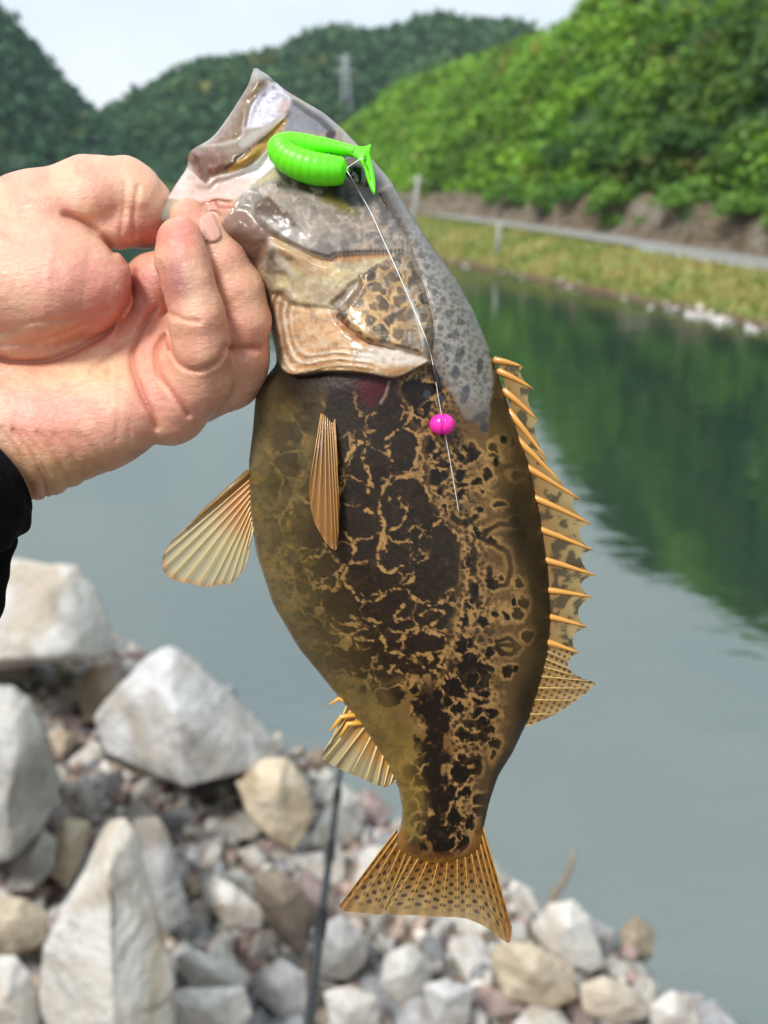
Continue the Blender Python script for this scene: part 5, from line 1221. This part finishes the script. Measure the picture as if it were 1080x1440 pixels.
# creases, in plan
GXh, GYh = np.meshgrid(ax, ay, indexing='ij')
Z2 = conv(0, 200, 1029 / 400)
cre = np.zeros(GXh.shape)
def crease(pts, w, d):
    global cre
    q = sdline(GXh, GYh, spline(pts, 24)); cre = np.maximum(cre, d * np.exp(-(q / w) ** 2))
crease(Z2((235, 262), (300, 285), (370, 340), (410, 395)), 5, 6)       # thumb root over the ball of the thumb
crease(Z2((455, 140), (450, 230), (440, 300), (430, 370)), 3.2, 2.2); crease(Z2((500, 160), (485, 250), (484, 340)), 3.5, 3)
crease(Z2((486, 470), (460, 580), (390, 680), (300, 740), (180, 790), (60, 795), (0, 780)), 5.5, 7)   # life line
crease(Z2((440, 610), (420, 730), (330, 830)), 4, 3); crease(Z2((500, 690), (440, 730), (390, 770)), 4, 3.5)
crease(Z2((560, 600), (500, 700), (478, 790), (510, 900), (548, 980), (566, 1030)), 4.5, 6.5)
crease(Z2((600, 700), (565, 760), (580, 840), (640, 930), (680, 985)), 4.5, 6.0)
crease(Z2((600, 700), (640, 790), (700, 825), (780, 800), (815, 740)), 4.0, 6)
crease(Z2((600, 610), (660, 640), (720, 650)), 3.2, 3.6); crease(Z2((610, 632), (690, 655)), 2.4, 1.2)
crease(Z2((830, 745), (870, 750), (940, 745)), 4.5, 4); crease(Z2((560, 420), (590, 470), (600, 560)), 3, 1.5)
crease(Z2((540, 690), (610, 600)), 3.5, 2.5); crease(Z2((0, 690), (120, 650), (260, 640), (400, 600)), 3.5, 2.2); crease(Z2((0, 735), (150, 720), (330, 650)), 3.5, 2.2); crease(Z2((395, 770), (330, 850), (240, 880)), 4, 2.2); crease(Z2((455, 690), (400, 760), (395, 860)), 3.5, 2.5); crease(Z2((120, 880), (260, 900), (400, 870)), 4, 1.2)
wr_ = random.Random(4)
for k, xx in enumerate((14, 58, 84, 132, 150, 214, 262, 300)):
    xx += wr_.uniform(-10, 10); dq = wr_.uniform(0.5, 1.1)
    crease(Z2((xx - 5, 1040 + k * 4), (xx + 60, 1130), (xx + 95 + wr_.uniform(-8, 8), 1220), (xx + 110, 1300 - 30 * wr_.random())), 3.6 + 2 * wr_.random(), (4.6 - 0.4 * k) * dq)
for a, b in (((430, 860), (420, 1080)), ((470, 1010), (455, 1130)), ((640, 1060), (560, 1130)), ((390, 760), (375, 860)), ((60, 820), (200, 815))):
    crease(Z2(a, ((a[0] + b[0]) / 2 + 6, (a[1] + b[1]) / 2), b), 3.2, 0.9)
for k in range(9):
    crease(Z2((120 + k * 25, 330 + k * 22), (230 + k * 20, 350 + k * 20), (330 + k * 12, 330 + k * 24)), 2.6, 0.55)
und_ = 1.3 * (fbm(GXh / 26, GYh / 26, 77, 3) - 0.5) * 2
hand = hand + (cre * 0.9 + und_)[:, :, None].astype(np.float32)

def surface_nets(D, org, h):
    s = D < 0
    nx, ny, nz = D.shape
    acc = np.zeros((nx - 1, ny - 1, nz - 1, 3), np.float32); cnt = np.zeros((nx - 1, ny - 1, nz - 1), np.float32)
    sh = lambda A, i, j, k: A[i:nx - 1 + i, j:ny - 1 + j, k:nz - 1 + k]
    corners = [(i, j, k) for i in (0, 1) for j in (0, 1) for k in (0, 1)]
    for c in corners:
        for a in range(3):
            if c[a] == 0:
                e = list(c); e[a] = 1
                m_ = sh(s, *c) != sh(s, *e)
                d0 = sh(D, *c); d1 = sh(D, *e)
                w = np.nonzero(m_); t = d0[w] / (d0[w] - d1[w])
                p = np.tile(np.array(c, np.float32), (len(t), 1)); p[:, a] += t
                acc[w] += p; cnt[w] += 1
    w = np.nonzero(cnt); ids = np.full(cnt.shape, -1, np.int32); ids[w] = np.arange(len(w[0]))
    V = (np.stack(w, -1) + acc[w] / cnt[w][:, None]) * h + np.array(org)
    F = []
    for a, (b, c) in ((0, (1, 2)), (1, (2, 0)), (2, (0, 1))):
        sl0 = [slice(1, -1)] * 3; sl1 = [slice(1, -1)] * 3; sl0[a] = slice(0, -1); sl1[a] = slice(1, None)
        A, B = s[tuple(sl0)], s[tuple(sl1)]
        for flip, mm_ in ((False, A & ~B), (True, ~A & B)):
            w2 = np.stack(np.nonzero(mm_), -1)
            off = np.ones(3, int); off[a] = 0
            base = w2 + off; q = []
            for db, dc in ((0, 0), (-1, 0), (-1, -1), (0, -1)):
                t = base.copy(); t[:, b] += db; t[:, c] += dc
                q.append(ids[t[:, 0], t[:, 1], t[:, 2]])
            q = np.stack(q, -1); F.append(q[:, ::-1] if flip else q)
    F = np.concatenate(F); F = F[(F >= 0).all(1)]
    return V, F
# close the field at the cut
hand[0], hand[-1] = np.maximum(hand[0], 1), np.maximum(hand[-1], 1); hand[:, 0], hand[:, -1] = np.maximum(hand[:, 0], 1), np.maximum(hand[:, -1], 1)
hand[:, :, 0], hand[:, :, -1] = np.maximum(hand[:, :, 0], 1), np.maximum(hand[:, :, -1], 1)
HV, HF = surface_nets(hand, (x0, y0, z0), GS)
for _ in range(1):                         # light relaxation
    acc = np.zeros_like(HV); ct = np.zeros(len(HV))
    for i in range(4):
        for a, b in ((i, (i + 1) % 4), (i, (i + 3) % 4)):
            np.add.at(acc, HF[:, a], HV[HF[:, b]]); np.add.at(ct, HF[:, a], 1)
    HV = HV * 0.5 + 0.5 * acc / ct[:, None]
hx, hy = HV[:, 0], HV[:, 1]
hc = np.tile(lin(240, 186, 156), (len(HV), 1))
def hpaint(mask, c, a=1.0):
    global hc
    q = np.clip(mask * a, 0, 1)[:, None]; hc = hc * (1 - q) + lin(c) * q
def g2(cx, cy, rx, ry): return np.exp(-(((hx - cx) / rx) ** 2 + ((hy - cy) / ry) ** 2))
hn = fbm(hx / 30, hy / 30, 5, 4); hn2 = fbm(hx / 9, hy / 9, 6, 3)
hpaint(smooth(0.45, 0.7, hn), (240, 196, 160), 0.6); hpaint(smooth(0.55, 0.35, hn), (226, 158, 136), 0.5)
for cx, cy, rx, ry, c, a in ((140, 430, 70, 55, (222, 128, 116), 0.75), (60, 360, 80, 50, (236, 168, 150), 0.6), (70, 605, 60, 34, (222, 122, 112), 0.65), (40, 570, 60, 30, (244, 180, 166), 0.6), (255, 330, 34, 30, (226, 128, 116), 0.75), (250, 395, 24, 30, (150, 78, 84), 0.75),
                            (200, 410, 26, 40, (206, 112, 106), 0.7), (270, 480, 40, 40, (224, 150, 128), 0.5), (205, 540, 26, 60, (226, 138, 124), 0.65), (255, 560, 34, 40, (226, 148, 132), 0.5), (180, 235, 40, 22, (238, 176, 152), 0.5), (205, 330, 26, 26, (206, 116, 98), 0.7),
                            (330, 420, 30, 70, (206, 140, 112), 0.6), (350, 500, 34, 50, (186, 112, 90), 0.6), (120, 660, 90, 26, (216, 166, 116), 0.7), (205, 640, 26, 10, (150, 108, 92), 0.6), (120, 520, 90, 24, (240, 196, 150), 0.6), (40, 660, 50, 40, (222, 176, 124), 0.6), (268, 300, 16, 16, (230, 146, 124), 0.6)):
    hpaint(g2(cx, cy, rx, ry), c, a)
hpaint(smooth(0.6, 0.8, hn2), (244, 206, 184), 0.25); hpaint(smooth(0.4, 0.2, hn2), (214, 140, 122), 0.25)
ci = cre[np.clip(((hx - x0) / GS).astype(int), 0, cre.shape[0] - 1), np.clip(((hy - y0) / GS).astype(int), 0, cre.shape[1] - 1)]
hpaint(smooth(1.5, 7, ci) * (HV[:, 2] > -30), (196, 104, 84), 0.55)
m = M('skin'); m.base(m.attr('col')); v = m.coord('Object')
vo = m.new('ShaderNodeTexVoronoi', Scale=900.0); m.link(v, vo.inputs['Vector'])
sv = m.coord('Object', (1, 2.2, 1)); n1 = m.noise(sv, 420, 5, 0.65, 0.6); n2 = m.noise(v, 140, 4)
b_ = m.bump(n1, 0.45, 0.0008); b_ = m.bump(vo.outputs['Distance'], 0.15, 0.0004, b_); m.bump(n2, 0.25, 0.0016, b_)
m.link(m.ramp(n1, [(0.3, (0.30, 0.30, 0.30)), (0.7, (0.48, 0.48, 0.48))]), m.p.inputs['Roughness'])
m.set(Subsurface_Weight=0.35, Subsurface_Radius=(1.0, 0.35, 0.18), Subsurface_Scale=0.0035, Specular_IOR_Level=0.45); MAT_SKIN = m.m
person = local(empty('person')); tag(person, 'left hand in a black sleeve pinching the lower jaw of the fish', 'person')
HANDGAIN = 0.82
hd_o = mesh_np('hand', Pp(hx, hy, HV[:, 2]), HF, MAT_SKIN, person, col=hc * HANDGAIN)
def hz(px, py):
    i, j = int((px - x0) / GS), int((py - y0) / GS); col_ = hand[i, j] < 0; k = np.nonzero(col_)[0]
    return float(azz[k.max()]) if len(k) else 0.0
# fingernail
m = M('fingernail'); m.base((0.62, 0.34, 0.27)); m.set(Roughness=0.35, Coat_Weight=0.15, Subsurface_Weight=0.2, Subsurface_Radius=(1, 0.4, 0.3), Subsurface_Scale=0.002); MAT_NAIL = m.m
na_, nb_ = 26, 20
th_ = math.atan2(343 - 300, 303 - 284)
axd = np.array([math.cos(th_), math.sin(th_)]); pr = np.array([-axd[1], axd[0]])
A, B = np.meshgrid(np.linspace(-1, 1, na_), np.linspace(-1, 1, nb_), indexing='ij')
k_ = np.maximum(np.abs(A), np.abs(B)) / np.maximum(np.hypot(A, B), 1e-6); k_ = 0.45 + 0.55 * k_
PX = 296 + axd[0] * A * k_ * 25 + pr[0] * B * k_ * 15; PY = 321 + axd[1] * A * k_ * 25 + pr[1] * B * k_ * 15
ZN = np.array([[hz(p, q) for p, q in zip(r1_, r2_)] for r1_, r2_ in zip(PX, PY)])
ZN = np.maximum(ZN, np.percentile(ZN, 12)); e_ = np.maximum(np.abs(A), np.abs(B))
for _ in range(6): ZN[1:-1, 1:-1] = (ZN[1:-1, 1:-1] * 2 + ZN[:-2, 1:-1] + ZN[2:, 1:-1] + ZN[1:-1, :-2] + ZN[1:-1, 2:]) / 6
ZN = ZN + 4.2 - 7.0 * smooth(0.7, 1.0, e_)
n = na_ * nb_; q = grid_faces(na_, nb_); i = np.arange(n).reshape(na_, nb_); loop = np.concatenate([i[:, 0], i[-1, 1:], i[::-1, -1][1:], i[0, ::-1][1:-1]]); lp2 = np.roll(loop, -1)
mesh_np('fingernail', np.concatenate([Pp(PX, PY, ZN).reshape(-1, 3), Pp(PX, PY, ZN - 4).reshape(-1, 3)]), np.concatenate([q[:, ::-1], q + n, np.stack([loop, lp2, lp2 + n, loop + n], -1)]), MAT_NAIL, person)

# black sleeve: a loose cuff with folds round the wrist and forearm
m = M('black_knit'); v = m.coord('Object'); n1 = m.noise(v, 900, 3, 0.6); n2 = m.noise(v, 70, 4)
m.base(m.mix(n2, (0.002, 0.002, 0.0025), (0.006, 0.006, 0.007))); m.set(Roughness=0.95, Specular_IOR_Level=0.15); b_ = m.bump(n1, 0.5, 0.0006); m.bump(n2, 0.5, 0.004, b_); MAT_SLV = m.m
axp = spline([(-14, 652, 52), (-60, 690, 70), (-140, 745, 95), (-240, 810, 120)], 46)
rad = np.interp(np.linspace(0, 1, 46), [0, 0.05, 0.14, 0.3, 1], [84, 97, 101, 106, 128])
SV = []; ns = 72
for i in range(46):
    a = axp[max(i - 1, 0)]; b = axp[min(i + 1, 45)]; t = Vector(b - a).normalized(); up = Vector((0, 0, 1)); up = (up - t * up.dot(t)).normalized(); sd_ = t.cross(up)
    for j in range(ns):
        an = 2 * math.pi * j / ns
        r = rad[i] * (1 + 0.035 * math.sin(3 * an + i * 0.35) + 0.025 * math.sin(i * 0.8 + 2 * an) + 0.012 * math.sin(7 * an - i * 0.5))
        dv = up * math.cos(an) + sd_ * math.sin(an)
        SV.append(Vector(axp[i]) + dv * r)
SV = np.array([tuple(v) for v in SV])
inner = SV.reshape(46, ns, 3); ctr = inner.mean(1, keepdims=True); inn = (ctr + (inner - ctr) * 0.93)[::-1]
full = np.concatenate([inn, inner]); ii = np.arange(92 * ns).reshape(92, ns); jj = np.roll(ii, -1, 1)
SF = np.stack([ii[:-1], ii[1:], jj[1:], jj[:-1]], -1).reshape(-1, 4); SF2 = np.stack([ii[-1], ii[0], jj[0], jj[-1]], -1)
fp = full.reshape(-1, 3)
mesh_np('sleeve', Pp(fp[:, 0], fp[:, 1], fp[:, 2]), np.concatenate([SF, SF2]), MAT_SLV, person)
# jacket cloth hanging below the cuff
hang = spline([(8, 752, 20, 26), (-2, 800, 10, 24), (-8, 850, 6, 22), (-26, 905, 0, 16)], 24)
TV, TF = tube([(a[0] - 8, a[1], a[2]) for a in hang], list(hang[:, 3] * (1 + 0.06 * np.sin(np.arange(24) * 0.9))), 24)
mesh_np('sleeve_fold', Pp(TV[:, 0], TV[:, 1], TV[:, 2]), TF, MAT_SLV, person)

# ------------------------------------------------------------------ fishing rod behind the fish
m = M('rod_blank'); m.base(m.mix(m.noise(m.coord(), 40, 3), (0.010, 0.011, 0.014), (0.03, 0.033, 0.04))); m.set(Roughness=0.3, Coat_Weight=0.6); MAT_ROD = m.m
def rodp(t):                                # t=0 at the lower frame edge, 1 behind the anal fin
    return at(434 + 44 * t, 1440 - 352 * t, 0.95 + 0.75 * t)
r0 = rodp(-0.9); rod = empty('fishing_rod', r0); tag(rod, 'thin black fishing rod slanting up behind the fish tail', 'fishing rod')
ts = np.linspace(-0.9, 1.25, 24)
a_, b_2 = rodp(0), rodp(1); dirv = (b_2 - a_)
pts = [a_ + dirv * t - r0 for t in ts]
mesh_np('blank', *tube(pts, [0.0072 - 0.0012 * i / 23 for i in range(24)], 14), MAT_ROD, rod)
for t in (0.27, 0.55, 0.85):
    p = a_ + dirv * t - r0; d_ = dirv.normalized()
    mesh_np('guide_wrap', *tube([p - d_ * 0.03, p, p + d_ * 0.03], [0.0085, 0.0092, 0.0085], 14), MAT_RUB, rod)
    sdv = d_.cross(Vector((0, 0, 1))).normalized(); upv = sdv.cross(d_).normalized()
    c_ = p + upv * -0.014 - sdv * 0.006
    mesh_np('guide_ring', *tube([c_ + (sdv * math.cos(q) + upv * math.sin(q)) * 0.0085 for q in np.linspace(0, 2 * math.pi, 18)], [0.0014] * 18, 6, cap=False), MAT_STEEL, rod)

# ------------------------------------------------------------------ damp air over the lake
bm = bmesh.new(); bmesh.ops.create_cube(bm, size=1.0)
for v in bm.verts: v.co = Vector((v.co.x * 1300, v.co.y * 800 + 350, (v.co.z + 0.5) * 175 - 5.2))
hm = M('lake_air'); hm.n.remove(hm.p)
pv = hm.new('ShaderNodeVolumePrincipled'); pv.inputs['Color'].default_value = (0.78, 0.92, 1.0, 1); pv.inputs['Density'].default_value = 0.00026
pv.inputs['Anisotropy'].default_value = 0.2
hm.link(pv.outputs[0], hm.out.inputs['Volume'])
hz_o = bm_obj('haze', bm, hm.m); tag(hz_o, 'thin bluish haze over the lake and hills', 'haze', kind='stuff')
